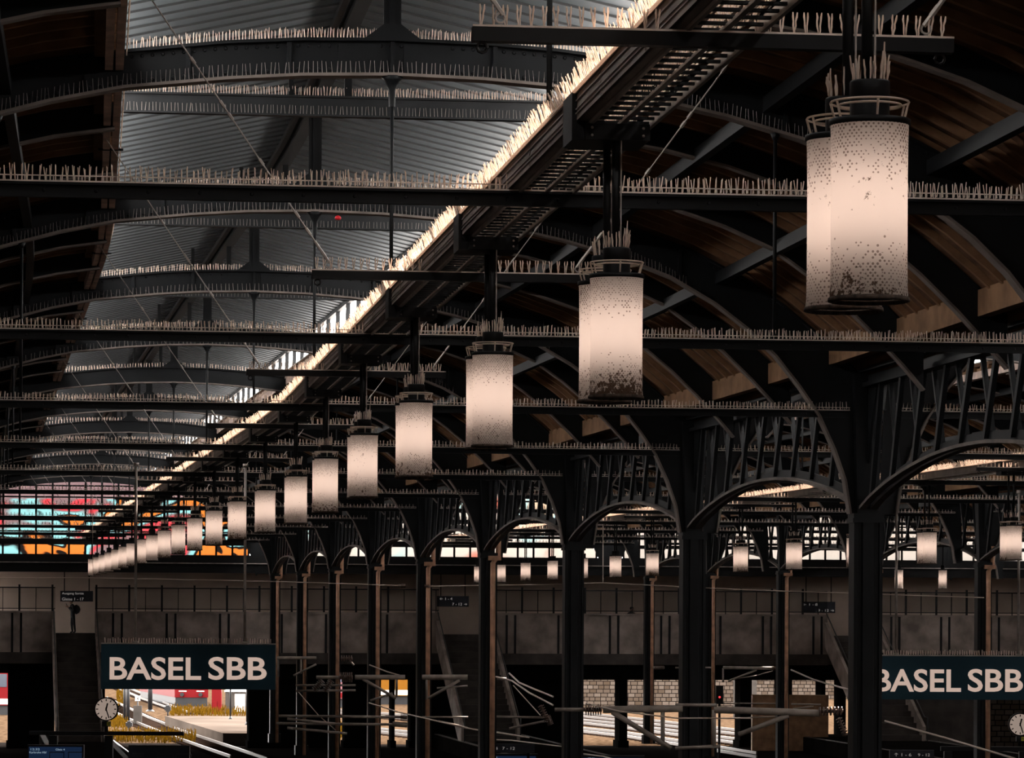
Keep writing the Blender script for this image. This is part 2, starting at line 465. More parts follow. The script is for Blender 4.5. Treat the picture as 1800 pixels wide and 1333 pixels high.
# ------------------------------------------------------------------ arch ribs
def arch_rib(D, off, label, group, detail):
    n, t = norm(D), tang(D)
    root = thing('arch_rib', label, 'arch rib', P(D, off, 8.76), group)
    full = lambda prof: [P(D, off - x, h) for x, h in reversed(prof)] + [P(D, off + x, h) for x, h in prof[1:]]
    A, B = full(LOW), full(UPP)
    MB().strip(A, B, t * .05).build('web', M['steel'], root)
    MB().sweep(A, t, .34, .05).build('lower_flange', M['flange'], root)
    m = MB(); m.sweep(B[2:-3], t, .34, .05); m.build('upper_flange', M['steel'], root)
    if detail:
        for x in (-6.6, -5.0, -3.35, -1.7, 0, 1.7, 3.35, 5.0, 6.6, 8.2):
            l, u = interp(LOW, abs(x)), interp(UPP, abs(x)); m = MB()
            m.box(P(D, off + x, (l + u) / 2) - t * .06, n * .035, t * .05, ZUP * ((u - l) / 2 - .03)); m.build('stiffener', M['steel'], root)
        for x in (-0.9, .9):
            m = MB(); m.box(P(D, off + x * .6, 9.0) - t * .035, n * .35, t * .012, ZUP * .26); m.build('splice_plate', M['steel'], root)
        m = MB(); stp = .17 if detail > 1 else .3
        x = -7.5
        while x < 9:
            l, u = interp(LOW, abs(x)), interp(UPP, abs(x))
            m.rivet(P(D, off + x, l + .10) - t * .026, -t, .038)
            m.rivet(P(D, off + x, u - .09) - t * .026, -t, .034)
            x += stp
        m.build('rivets', M['steel'], root, kind='stuff')
    k = max(1.0, D / 7)
    m = MB()
    up = [P(D, off + x, interp(UPP, abs(x)) + .03) for x in [-4.3 + .43 * i for i in range(21)]]
    spikes_along(m, up, t * .9, .05 * k, .19, .0065 * k ** .5)
    m.build('bird_spikes', M['spike'], root, kind='stuff')
    if detail:
        m = MB()
        lo = [P(D, off + x, interp(LOW, abs(x)) + .03) - t * .12 for x in [-7 + .7 * i for i in range(23)]]
        spikes_along(m, lo, t, .072 * k, .2, .0045 * k ** .5, .1, False)
        m.build('ledge_spikes', M['galv'], root, kind='stuff')
    # king post on top, up to the lantern ridge
    m = MB()
    m.beam(P(D, off, 9.35), P(D, off, 11.2), .10, .10, n)
    for sg in (-1, 1): m.beam(P(D, off + sg * .075, 9.35), P(D, off + sg * .075, 11.1), .04, .14, n)
    pl = [P(D, off - .45, 9.36), P(D, off + .45, 9.36), P(D, off + .13, 9.60), P(D, off - .13, 9.60)]
    m.add([p - t * .1 for p in pl] + [p + t * .1 for p in pl], [(0, 1, 2, 3), (7, 6, 5, 4), (0, 4, 5, 1), (1, 5, 6, 2), (2, 6, 7, 3), (3, 7, 4, 0)])
    m.build('king_post', M['steel'], root)
    # pendant bracket
    MB().lathe([(.0, .02), (.20, .0), (.12, -.08), (.055, -.22), (.05, -.5)], 10, P(D, off, 8.74)).build('hanger_bracket', M['steel'], root)
    return root

def side_rib(D, off, sgn, label, group):
    n, t = norm(D), tang(D)
    root = thing('roof_rib', label, 'rib', P(D, off + sgn * 4.5, 8.6), group)
    xs = [4.5, 5.6, 6.86, 8, 9, 9.8, 10.5, 11.2, 11.8, 12.2]
    A = [P(D, off + sgn * x, interp(VAULT, x) - .52 - max(0, x - 9) * .16) for x in xs]
    B = [P(D, off + sgn * x, interp(VAULT, x) - .02) for x in xs]
    MB().strip(A, B, t * .05).build('web', M['steel'], root)
    MB().sweep(A, t, .26, .045).build('lower_flange', M['flange'], root)
    return root

def tie_beam(D, off, label, group, near, x0=-12.2, x1=12.1):
    n, t = norm(D), tang(D); h = 4.485
    root = thing('tie_beam', label, 'beam', P(D, off, h), group)
    m = MB()
    m.beam(P(D, off + x0, h - .015), P(D, off + x1, h - .015), .20, .03)
    m.beam(P(D, off + x0, h - .085), P(D, off + x1, h - .085), .03, .14)
    m.beam(P(D, off + x0, h - .15), P(D, off + x1, h - .15), .09, .02)
    if near:
        x = x0 + .2
        while x < x1:
            m.rivet(P(D, off + x, h - .085) - t * .016, -t, .022); x += .55
    m.build('girder', M['steel'], root)
    k = max(1.0, D / 6)
    m = MB(); f = -t * .10
    m.beam(P(D, off + x0, h + .062) + f, P(D, off + x1, h + .062) + f, .012, .012)
    m.beam(P(D, off + x0, h + .004) + f, P(D, off + x1, h + .004) + f, .02, .016)  # pale strip stands in for the lit flange edge
    x = x0
    while x < x1:
        m.beam(P(D, off + x, h) + f, P(D, off + x, h + .062) + f, .010 * k ** .3, .010 * k ** .3); x += .075 * k
    m.build('wire_rail', M['pale'], root)
    m = MB()
    spikes_along(m, [P(D, off + x0, h + .03), P(D, off + x1, h + .03)], t * .8, .06 * k, .17, .0085 * k ** .5, .3)
    m.build('bird_spikes', M['spike'], root, kind='stuff')
    return root

def hanger(D, off, x, label, group):
    m = MB(); top = interp(LOW, abs(x)) - .02
    m.tube(P(D, off + x, 4.5), P(D, off + x, top), .035, 6)
    m.tube(P(D, off + x, 4.45), P(D, off + x, 4.62), .06, 6)
    m.tube(P(D, off + x, top - .12), P(D, off + x, top), .04, 8, .09)
    return tag(m.build('hanger_rod', M['steel'], org=P(D, off + x, 4.5)), label, 'rod', group)

def cross_beam(D, off, label, group, near):
    n, t = norm(D), tang(D)
    root = thing('lantern_cross_beam', label, 'beam', P(D, off, 9.6), group)
    m = MB()
    m.beam(P(D, off - 4.6, 9.83), P(D, off + 4.6, 9.83), .24, .035)
    m.beam(P(D, off - 4.6, 9.65), P(D, off + 4.6, 9.65), .04, .36)
    m.beam(P(D, off - 4.6, 9.47), P(D, off + 4.6, 9.47), .24, .035)
    m.build('girder', M['grey'], root)
    k = max(1.0, D / 7); m = MB()
    spikes_along(m, [P(D, off - 4.4, 9.85), P(D, off + 4.4, 9.85)], t * .8, .055 * k, .19, .0065 * k ** .5)
    m.build('bird_spikes', M['spike'], root, kind='stuff')
    if near:
        m = MB(); spikes_along(m, [P(D, off - 4.4, 9.49) - t * .09, P(D, off + 4.4, 9.49) - t * .09], t, .07 * k, .17, .0045 * k ** .5, .1, False)
        m.build('ledge_spikes', M['galv'], root, kind='stuff')
    m = MB(); m.beam(P(D, off, 9.85), P(D, off, 11.2), .14, .14, n); m.beam(P(D, off - 1.1, 9.85), P(D, off - 1.1, 10.95), .10, .10, n)
    m.build('post', M['steel'], root)
    return root

SPK = None
def perch_beam(D, off, label, group, near):
    n, t = norm(D), tang(D); h = 4.465
    root = thing('support_beam', label, 'beam', P(D, off, h), group)
    m = MB()
    m.beam(P(D, off - 2.0, h - .06), P(D, off + 1.78, h - .06), .12, .115)
    m.build('bar', M['black'], root)
    if near:
        global SPK
        if SPK is None:
            SPK = []
            for q in range(4):
                mm = MB()
                for sg in (-1, 1):
                    pts = [Vector((sg * .006, 0, 0))]
                    for z in range(1, 6): pts.append(Vector((sg * (.005 + .0025 * z) + R.uniform(-.004, .004), R.uniform(-.004, .004), z * .035)))
                    mm.path(pts, [.004, .006, .008, .007, .009, .005], 5)
                me_ob = mm.build('spike', M['spike'], org=(0, 0, 0)); SPK.append(me_ob.data); bpy.data.objects.remove(me_ob)
        x = -1.93; i = 0
        while x < 1.75:
            if not (-.52 < x < .2):
                o = bpy.data.objects.new('spike', SPK[i % 4]); COL.objects.link(o); o.parent = root
                o.location = P(D, off + x, h) - P(D, off, h); o.rotation_euler = (R.uniform(-.08, .08), R.uniform(-.08, .08), rotz(D) + R.uniform(-.4, .4))
            x += .098; i += 1
    else:
        k = max(1, D / 7); m = MB()
        for a, b in ((-1.95, -.5), (.25, 1.74)):
            spikes_along(m, [P(D, off + a, h), P(D, off + b, h)], n * .35, .085 * k, .17, .011 * k ** .4)
        m.build('bird_spikes', M['spike'], root, kind='stuff')
    m = MB()
    m.beam(P(D, off - 2.0, h) - t * .06, P(D, off + 1.78, h) - t * .06, .014, .016)
    m.build('lit_edge', M['pale'], root)  # pale strip painting the light along the bar's top edge
    for x in (-1.78, 1.57):
        e = MB(); c = P(D, off + x, h + .07)
        e.path([c + n * .038 * math.cos(a * PI / 5) + ZUP * .038 * math.sin(a * PI / 5) for a in range(11)], .010, 5)
        e.tube(c - ZUP * .07, c - ZUP * .05, .02, 6)
        e.build('eye_bolt', M['galv'], root)
    for x in (-1.92, 1.68):
        e = MB(); c = P(D, off + x, h - .16)
        e.path([c + n * .04 * math.cos(a * PI / 4) + ZUP * .04 * math.sin(a * PI / 4) for a in range(9)], .012, 5)
        e.build('ring', M['black'], root)
    return root
def stay(D, off, sgn, label, group):
    x0, x1 = (-1.76 if sgn < 0 else 1.55), sgn * 4.75
    a, b = P(D, off + x0, 4.56), P(D, off + x1, 8.9)
    m = MB(); m.tube(a, b, .011, 5)
    d = (b - a).normalized()
    for f in (.03, .09, .14, .30, .45, .47, .62):
        c = a + (b - a) * (f + R.uniform(-.01, .01)); m.tube(c - d * .05, c + d * .05, .024, 5)
    m.tube(a, a + d * .35, .02, 5)
    return tag(m.build('stay_cable', M['galv'], org=a), label, 'cable', group)

# ------------------------------------------------------------------ roof boards, lantern, purlins
def frange(a, b, s):
    o = []; x = a
    while x < b - 1e-6: o.append(x); x += s
    return o + [b]
def roof_vault(off, sgn, D0, D1, hall):
    m = MB(); Ds = frange(D0, D1, .5)
    for i in range(len(Ds) - 1):
        for (x0, h0), (x1, h1) in zip(VAULT, VAULT[1:]):
            q = []
            for up in (0, .12):
                q += [P(Ds[i], off + sgn * x0, h0 + up), P(Ds[i + 1], off + sgn * x0, h0 + up), P(Ds[i + 1], off + sgn * x1, h1 + up), P(Ds[i], off + sgn * x1, h1 + up)]
            if sgn < 0: q = [q[3], q[2], q[1], q[0], q[7], q[6], q[5], q[4]]
            m.hexa(q)
    o = struct(m.build('ceiling', M['wood'], org=P(D0, off + sgn * 8, 8)))
    m = MB()
    for i in range(len(Ds) - 1):
        for (x0, h0), (x1, h1) in zip(VAULT, VAULT[1:]):
            q = []
            for up in (.13, .17):
                q += [P(Ds[i], off + sgn * x0, h0 + up), P(Ds[i + 1], off + sgn * x0, h0 + up), P(Ds[i + 1], off + sgn * x1, h1 + up), P(Ds[i], off + sgn * x1, h1 + up)]
            if sgn < 0: q = [q[3], q[2], q[1], q[0], q[7], q[6], q[5], q[4]]
            m.hexa(q)
    m.build('bounce_skin', M['bounce'], o)  # added skin that reflects sun in under the lantern sheets
    m = MB()
    for D in frange(max(D0, 4 if off == 0 else (7 if off < 30 else 14)), D1, 2 / 21.0):
        pts = [P(D, off + sgn * x, h - .065) for x, h in VAULT[:-1]]
        m.sweep(pts, tang(D), .13, .15)
    for x, dz in ((11.75, -.25), (4.75, -.12)):
        m.sweep([P(D, off + sgn * x, interp(VAULT, x) + dz) for D in Ds], [norm(D) for D in Ds], .25, .5 if x > 5 else .2)
    m.build('rafters', M['timber'], o, kind='stuff')
    return o
def lantern(off, D0, D1, hall):
    Ds = frange(D0, D1, .5); ns = [norm(D) for D in Ds]
    m = MB()
    for sg in (-1, 1):
        for i in range(len(Ds) - 1):
            q = []
            for up in (0, .08):
                q += [P(Ds[i], off, 11.4 + up), P(Ds[i + 1], off, 11.4 + up), P(Ds[i + 1], off + sg * 4.95, 10.32 + up), P(Ds[i], off + sg * 4.95, 10.32 + up)]
            if sg < 0: q = [q[3], q[2], q[1], q[0], q[7], q[6], q[5], q[4]]
            m.hexa(q)
    o = struct(m.build('ceiling', M['sheet'], org=P(D0, off, 11)))
    m = MB(); st = .85 / S
    for D in frange(max(D0, 4.5 if off == 0 else 12), D1, st):
        for sg in (-1, 1): m.beam(P(D, off, 11.385), P(D, off + sg * 4.9, 10.315), .036, .05)
    m.build('sheet_seams', M['sheetdark'], o, kind='stuff')
    m = MB()
    m.sweep([P(D, off, 11.2) for D in Ds], ns, .28, .34)
    m.sweep([P(D, off - .3, 11.15) for D in Ds], ns, .12, .12)
    tag(m.build('ridge_beam', M['steel'], org=P(D0, off, 11.2)), 'dark steel ridge beam under the grey sheeting of the ' + hall, 'beam')
    for sg in (-1, 1):
        sd = 'left' if sg < 0 else 'right'
        root = thing('roof_purlin', f'pinkish double channel along the {sd} edge of the raised skylight, ' + hall, 'purlin', P(D0, off + sg * 4.55, 8.85))
        m = MB()
        for dx in (-.085, .085): m.sweep([P(D, off + sg * 4.55 + dx, 8.86) for D in Ds], ns, .13, .26)
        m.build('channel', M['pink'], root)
        if off == 0:
            for D in frange(4.8, D1, 1.0):
                m = MB(); m.box(P(D, off + sg * 4.55, 8.735), norm(D) * .24, tang(D) * .04, ZUP * .02); m.build('batten_plate', M['steel'], root)
        if off == 0:
            m = MB()
            for dx in (-.2, .2):
                spikes_along(m, [P(D, off + sg * 4.55 + dx, 8.96) for D in Ds if D >= 4], norm(5) * (1 if dx > 0 else -1) * .6, .16, .16, .012, .4, False)
            m.build('bird_spikes', M['spike'], root, kind='stuff')
        root = thing('clerestory_frame', f'row of posts and rails along the {sd} side of the skylight, ' + hall, 'window frame', P(D0, off + sg * 4.7, 9.2))
        m = MB()
        m.sweep([P(D, off + sg * 4.7, 9.25) for D in Ds], ns, .16, .14); m.build('sill', M['steel'], root)
        m = MB(); m.sweep([P(D, off + sg * 4.75, 10.28) for D in Ds], ns, .16, .12); m.build('head_rail', M['steel'], root)
        Dp = 4.8 if off == 0 else (7.8 if off < 30 else 14.8)
        while Dp < D1:
            m = MB(); m.beam(P(Dp, off + sg * 4.7, 8.95), P(Dp, off + sg * 4.75, 10.3), .12, .14, norm(Dp)); m.build('post', M['steel'], root); Dp += .3333
    for x in (6.3, 9.1):
        for sg in (-1, 1):
            if off > 30: continue
            m = MB(); hh = interp(UPP, x) - .28
            m.sweep([P(D, off + sg * x, hh) for D in Ds], ns, .18, .26)
            tag(m.build('roof_purlin', M['steel'], org=P(D0, off + sg * x, hh)), ('upper' if x < 8 else 'lower') + f' grey steel purlin under the {"left" if sg < 0 else "right"} wooden roof slope, ' + hall, 'purlin')

# ------------------------------------------------------------------ lighting beam
def lighting_beam(off, D0, D1, hall):
    root = thing('lighting_beam', 'long spike-topped channel beam with cable ladder carrying the lamps of the ' + hall, 'beam', P(D0, off, 4.5))
    Ds = frange(D0, D1, .25); ns = [norm(D) for D in Ds]
    c = off - .05
    m = MB()
    m.sweep([P(D, c - .39, 4.63) for D in Ds], ns, .03, .26)
    m.sweep([P(D, c - .34, 4.755) for D in Ds], ns, .17, .02)
    m.sweep([P(D, c - .33, 4.51) for D in Ds], ns, .13, .02)
    for hh in (4.56, 4.60, 4.68): m.sweep([P(D, c - .41, hh) for D in Ds], ns, .016, .012)
    for D in frange(D0, D1, .25): m.box(P(D, c - .408, 4.63), norm(D) * .004, tang(D) * .012, ZUP * .12)
    m.build('channel', M['beam'], root)
    m = MB(); m.sweep([P(D, c - .43, 4.762) for D in Ds], ns, .03, .022); m.build('lit_edge', M['spike'], root)  # pale strip painting the light along the channel's top edge
    m = MB()
    for x in (-.27, .31): m.sweep([P(D, c + x, 4.52) for D in Ds], ns, .035, .11)
    m.sweep([P(D, c + .02, 4.49) for D in Ds], ns, .05, .03)
    m.build('ladder_rail', M['galv'], root)
    m = MB()
    for D in frange(D0, D1, .30 / S if off == 0 else .6 / S):
        m.box(P(D, c + .02, 4.51), norm(D) * .29, tang(D) * .028, ZUP * .012)
    m.build('ladder_rungs', M['steel'], root, kind='stuff')
    m = MB()
    for x, r in ((-.16, .02), (-.1, .015), (.1, .022), (.2, .015), (.16, .012)):
        m.path([P(D, c + x + R.uniform(-.03, .03), 4.55 + r) for D in Ds], r, 5)
    m.build('cables', M['wire'], root)
    m = MB()
    D = D0
    while D < D1:
        k = max(1.0, D / 6.0) if off == 0 else max(1.6, D / 6)
        n, t = norm(D), tang(D); p = P(D, c - .35, 4.765)
        for sg in (-1, 1):
            hh = .21 * (1 - .25 * R.random())
            m.spike(p + n * sg * .05, ZUP * hh + n * sg * hh * (.15 + .35 * R.random()) + t * hh * R.uniform(-.25, .25), .0068 * k ** .6)
        D += .046 * k / S
    m.build('bird_spikes', M['spike'], root, kind='stuff')
    m = MB(); D = max(D0, 2)
    while D < min(D1, 12):
        k = max(1.0, D / 5.0)
        for x in (-.2, .0, .2): m.spike(P(D, c + x, 4.55), ZUP * .16 + norm(D) * R.uniform(-.06, .06), .008 * k ** .5)
        D += .08 * k / S
    m.build('tray_spikes', M['spike'], root, kind='stuff')
    return root

# ------------------------------------------------------------------ lamps
LB, LT = 1.95, 3.03      # foot and top of the shade above the eye
def shade_mesh(n):
    m = MB(); rows = [(.250, 0), (.244, .06), (.241, .25), (.241, .8), (.244, 1.03), (.247, 1.10)]
    uv = []
    m.lathe(rows, n)
    for i in range(len(rows) - 1):
        for k in range(n):
            v0, v1 = rows[i][1] / 1.1, rows[i + 1][1] / 1.1; u0, u1 = k / n, (k + 1) / n
            uv += [(u0, v0), (u1, v0), (u1, v1), (u0, v1)]
    m.uv = uv
    return m
def lamp_proto(level, pole_h, yoff, loc, label, group):
    """local frame: z=0 at the shade's foot; +y along the hall; pole stands at y=yoff"""
    root = thing('pendant_lamp', label, 'lamp', loc, group, local=True)
    n = 40 if level == 0 else (24 if level == 1 else 14)
    shade_mesh(n).build('lamp_shade', M['shade'], root)
    MB().lathe([(.255, 1.085), (.258, 1.10), (.258, 1.125), (.12, 1.135), (.12, 1.09), (.24, 1.09)], n, closed=True).build('top_rim', M['black'], root)
    m = MB().lathe([(.246, .012), (.257, .006), (.260, -.016), (.246, -.02), (.240, 0.0)], n, closed=True)
    m.build('bottom_rim', M['rim'], root)
    MB().lathe([(.235, .012), (.0, .012), (.0, .03), (.235, .03)], n).build('base_plate', M['black'], root)
    m = MB().lathe([(.0, 1.37), (.122, 1.37), (.127, 1.36), (.127, 1.25), (.122, 1.245), (.125, 1.24), (.125, 1.12), (.14, 1.08), (.13, .98), (0.02, .86)], n)
    m.build('neck', M['black'], root)
    MB().lathe([(.0, .33), (.07, .32), (.11, .24), (.11, .04), (.0, .03)], 14).build('ballast', M['black'], root)
    m = MB().tube((0, 0, .34), (0, 0, .86), .045, 8); m.build('light_tube', M['tube'], root)
    m = MB(); m.tube((0, yoff, 1.36), (0, yoff, pole_h), .036, 10 if level < 2 else 6); m.build('pole', M['black'], root)
    if level < 2:
        m = MB()
        for r, z in ((.246, 1.235), (.20, 1.215)):
            m.path([(r * math.cos(a * PI / 14), r * math.sin(a * PI / 14), z) for a in range(29)], .0075 if level == 0 else .009, 5, False)
        for a in (.25, -.35, 2.9, 3.5, 1.6, 4.7):
            m.tube((.246 * math.cos(a), .246 * math.sin(a), 1.235), (.215 * math.cos(a), .215 * math.sin(a), 1.12), .008, 5)
        m.build('guard_ring', M['spike'], root)
    if level == 0:
        for i in range(17):
            a = i * 2 * PI / 17 + R.uniform(-.15, .15); r0 = .105
            L = R.uniform(.12, .2) if i != 2 else .27
            m = MB(); p = Vector((r0 * math.cos(a), r0 * math.sin(a), 1.365))
            d = Vector((math.cos(a) * R.uniform(.0, .22), math.sin(a) * R.uniform(0, .22), 1)).normalized()
            pts = [p + d * L * f + Vector((R.uniform(-.004, .004), R.uniform(-.004, .004), 0)) for f in (0, .25, .5, .75, 1)]
            m.path(pts, [.005, .006, .007, .0065, .005], 5); m.build('spike', M['spike'], root)
        m = MB(); m.tube((.045, yoff - .03, 1.36), (.045, yoff - .03, pole_h), .008, 5); m.build('cable', M['galv'], root)
    elif level == 1:
        m = MB()
        for i in range(12):
            a = i * 2 * PI / 12; m.spike((.1 * math.cos(a), .1 * math.sin(a), 1.365), (.03 * math.cos(a), .03 * math.sin(a), R.uniform(.13, .2)), .011)
        m.build('bird_spikes', M['spike'], root, kind='stuff')
    return root
def lamp_mount(D, off, label, group):
    n, t = norm(D), tang(D); c = off - .08
    root = thing('lamp_mount', label, 'bracket', P(D, c, 4.32), group)
    m = MB(); m.box(P(D, c + .0, 4.395), n * .30, t * .36, ZUP * .075); m.build('box', M['black'], root)
    m = MB(); m.box(P(D, c - .36, 4.54), n * .06, t * .30, ZUP * .22); m.build('side_plate', M['black'], root)
    m = MB()
    for x in (-.24, .24):
        for z in (4.36, 4.43): m.rivet(P(D, c + x, z) - t * .362, -t, .014)
    m.build('bolts', M['galv'], root, kind='stuff')
    return root
def lamp_row(Ds, off, drop, hall, near):
    protos = {}
    for i, D in enumerate(Ds):
        lamp_mount(D, off, f'black steel box holding the {ORDW[min(i,23)]} lamp pair of the {hall}', 'lamp boxes of the ' + hall)
        lv = (0 if i < 6 else (1 if i < 13 else 2)) if near else 2
        if not near and i < 7: lv = 1
        for q, (yo, nm) in enumerate(((-.36, 'front'), (.36, 'rear'))):
            loc = P(D, off - (.04 if near and i == 0 else .085), LB - drop) + tang(D) * yo
            lab = f'white perforated cylinder lamp, {nm} one of the {ORDW[min(i,23)]} pair in the {hall}'
            grp = 'pendant lamps of the ' + hall
            key = (lv, q)
            if key not in protos:
                r = lamp_proto(lv, 4.33 - LB + drop, -.085 if yo > 0 else .085, loc, lab, grp)
                r.rotation_euler = (0, 0, rotz(D)); protos[key] = r
            else:
                dup(protos[key], loc, rotz(D), lab, grp)

# ------------------------------------------------------------------ arcade
def column(D, off, label, group, pipe, foot=-9.3):
    n, t = norm(D), tang(D); b = P(D, off, foot)
    root = thing('arcade_column', label, 'column', b, group)
    w, d = .33, .27
    sec = [(-1, -1), (-.78, -1), (-.74, -.8), (-.45, -.8), (-.38, -1.1), (.38, -1.1), (.45, -.8), (.74, -.8), (.78, -1), (1, -1)]
    sec += [(x, -y) for x, y in reversed(sec)]
    m = MB(); N = len(sec)
    for h in (foot, 2.0):
        m.v += [P(D, off, h) + n * (x * w) + t * (y * d) for x, y in sec]
    for k in range(N): m.f.append((k, (k + 1) % N, N + (k + 1) % N, N + k)); m.sm.append(False)
    m.f.append(tuple(range(N, 2 * N))); m.sm.append(False)
    m.build('shaft', M['steel'], root)
    m = MB()
    for h0, h1, e in ((1.95, 2.05, 1.12), (2.05, 2.16, 1.05)):
        m.box(P(D, off, (h0 + h1) / 2), n * w * e, t * d * e * 1.1, ZUP * ((h1 - h0) / 2))
    m.box(P(D, off, foot + .3), n * w * 1.25, t * d * 1.35, ZUP * .3)
    m.build('capital', M['steel'], root)
    m = MB()
    a = [P(D, off, 2.15) + n * x * .24 + t * y * .2 for x, y in ((-1, -1), (1, -1), (1, 1), (-1, 1))]
    b2 = [P(D, off, 5.3) + n * x * .34 + t * y * .3 for x, y in ((-1, -1), (1, -1), (1, 1), (-1, 1))]
    m.hexa(a + b2); m.build('upper_post', M['steel'], root)
    if pipe:
        m = MB()
        m.path([P(D, off + .38, 2.9) - t * .2, P(D, off + .38, 2.05) - t * .2, P(D, off + .13, 1.75) - t * .42, P(D, off + .13, foot) - t * .42], .11, 10)
        m.build('downpipe', M['copper'], root)
        m = MB(); m.box(P(D, off + .2, 1.95) - t * .38, n * .25, t * .12, ZUP * .09); m.build('pipe_collar', M['copper'], root)
    return root
def lattice_girder(Da, Db, off, label, group):
    a, b = P(Da, off, 0), P(Db, off, 0)
    ax = (b - a); L = ax.length; ax.normalize(); sd = Vector((ax.y, -ax.x, 0))
    Q = lambda s, h, o=0: a + ax * s + Vector((0, 0, h)) + sd * o
    root = thing('lattice_girder', label, 'girder', Q(L / 2, 4), group)
    hh = lambda s: 2.2 + 1.08 * max(0.0, math.sin(PI * s / L)) ** .75
    m = MB(); ss = [.2 + (L - .4) * i / 24 for i in range(25)]
    for o in (-.13, .13): m.sweep([Q(s, hh(s), o) for s in ss], sd, .16, .07)
    m.build('arch_chord', M['flange'], root)
    m = MB(); m.strip([Q(s, hh(s) + .03) for s in ss], [Q(s, hh(s) + .22) for s in ss], sd * .04); m.build('arch_web', M['steel'], root)
    m = MB(); m.beam(Q(0, 5.05), Q(L, 5.05), .34, .10); m.beam(Q(0, 5.22), Q(L, 5.22), .06, .3); m.beam(Q(0, 5.36), Q(L, 5.36), .5, .08)
    m.build('top_chord', M['steel'], root)
    N = 10
    for i in range(N):
        s0, s1 = L * i / N, L * (i + 1) / N; sm = (s0 + s1) / 2
        for (p, q, w, o) in ((s0 + .25, sm + .15, .16, -.06), (s1 - .05, sm + .1, .09, .08)):
            if hh(q) > 4.9: continue
            m = MB(); m.beam(Q(p, 5.02, o), Q(min(max(q, .3), L - .3), hh(min(max(q, .3), L - .3)) + .1, o), w, .1, sd); m.build('strut', M['steel'], root)
    # solid haunches beside the columns
    for s0, s1 in ((0, 1.1), (L, L - 1.1)):
        m = MB()
        A = [Q(s0 + (s1 - s0) * i / 6, 5.0) for i in range(7)]
        B = [Q(s0 + (s1 - s0) * i / 6, max(hh(abs((s1 - s0) * i / 6)), 2.2 + 2.75 * (i / 6) ** .6)) for i in range(7)]
        m.strip(A, B, sd * .05)
        m.build('haunch_plate', M['steel'], root)
    return root

def rods_from(D0, D1): return [D for D in (3.8 + 2 * i for i in range(12)) if D0 <= D <= D1]

# =================================================================== MAIN HALL
roof_vault(0, 1, -2, FD, 'main hall'); roof_vault(0, -1, -2, FD, 'main hall')  # the unseen near end of this roof only shapes the light
lantern(0, -2, FD, 'main hall')
for i, D in enumerate(rods_from(3.8, 24)):
    w = ORDW[i]
    arch_rib(D, 0, f'dark riveted arch rib above the {w} tie beam of the main hall', 'arch ribs of the main hall', 2 if D < 8 else (1 if D < 13 else 0))
    tie_beam(D, 0, f'horizontal spiked tie beam, {w} one across the main hall', 'tie beams of the main hall', D < 9)
    for x, s in ((0, 'middle'), (-6.43, 'left'), (6.43, 'right')):
        hanger(D, 0, x, f'thin {s} steel rod down to the {w} tie beam of the main hall', 'hanger rods of the main hall')
    cross_beam(D + 1, 0, f'straight spiked grey beam in the skylight just behind the {w} arch rib', 'skylight beams', D < 10)
for i in range(11):
    D = 2.73 + 1.965 * i; w = ORDW[i]
    perch_beam(D, 0, f'short black spiked crossbar, {w} one under the lighting beam of the main hall', 'crossbars of the main hall', i < 2)
    for sg, s in ((-1, 'left'), (1, 'right')):
        stay(D, 0, sg, f'thin dusty stay cable rising from the {s} end of the {w} crossbar', 'stay cables')
for D in frange(4.4667, 24, .6667):
    if abs((D - 3.8) / 2 - round((D - 3.8) / 2)) < .1: continue
    i = int(round((D - 4.4667) / .6667))
    b = int((D - 3.8) // 2); w = ORDW[b]; hf = 'first' if (D - 3.8) % 2 < 1 else 'second'
    for sg, s in ((-1, 'left'), (1, 'right')):
        side_rib(D, 0, sg, f'{hf} slim roof rib behind the {w} main rib, {s} slope of main hall', 'slim roof ribs of the main hall')
lighting_beam(0, 1.6, 24.2, 'main hall')
lamp_row([2.25] + [3.285 + i for i in range(21)], 0, 0.0, 'main hall', True)
COLD = [5.8 + 2 * i for i in range(10)]
for i, D in enumerate(COLD):
    column(D, 12.5, f'dark iron column of the first arcade, {ORDW[i]} from the camera', 'columns of the first arcade', D > 12)
    if i: lattice_girder(COLD[i - 1], D, 12.5, f'lattice arch girder between the {ORDW[i-1]} and {ORDW[i]} columns of the first arcade', 'girders of the first arcade')

# =================================================================== SECOND HALL (right of the arcade) and a third beyond it
O2 = HALL_W + .1
roof_vault(O2, 1, -2, FD, 'second hall'); roof_vault(O2, -1, -2, FD, 'second hall')  # this and later roofs carried back behind the eye, keeping sky light out
lantern(O2, -2, FD, 'second hall')
for i, D in enumerate(rods_from(7.8, 24)):
    w = ORDW[i]
    arch_rib(D, O2, f'arch rib above the {w} tie beam of the second hall, beyond the arcade', 'arch ribs of the second hall', 0)
    tie_beam(D, O2, f'horizontal tie beam, {w} one across the second hall beyond the arcade', 'tie beams of the second hall', False)
    hanger(D, O2, 0, f'steel rod down to the {w} tie beam of the second hall', 'hanger rods of the second hall')
    perch_beam(D + .84, O2, f'short crossbar, {w} one under the lighting beam of the second hall', 'crossbars of the second hall', False)
    for sg, s in ((-1, 'left'), (1, 'right')):
        for q, hf in ((.667, 'first'), (1.333, 'second')):
            if D + q < 24.5: side_rib(D + q, O2, sg, f'{hf} slim roof rib behind the {w} main rib, {s} slope of second hall', 'slim roof ribs of the second hall')
lighting_beam(O2, 8.0, 24.2, 'second hall')
lamp_row([10.9 + i for i in range(13)], O2, .35, 'second hall', False)
OR2 = 37.9
COL2 = [13.5 + 2 * i for i in range(6)]
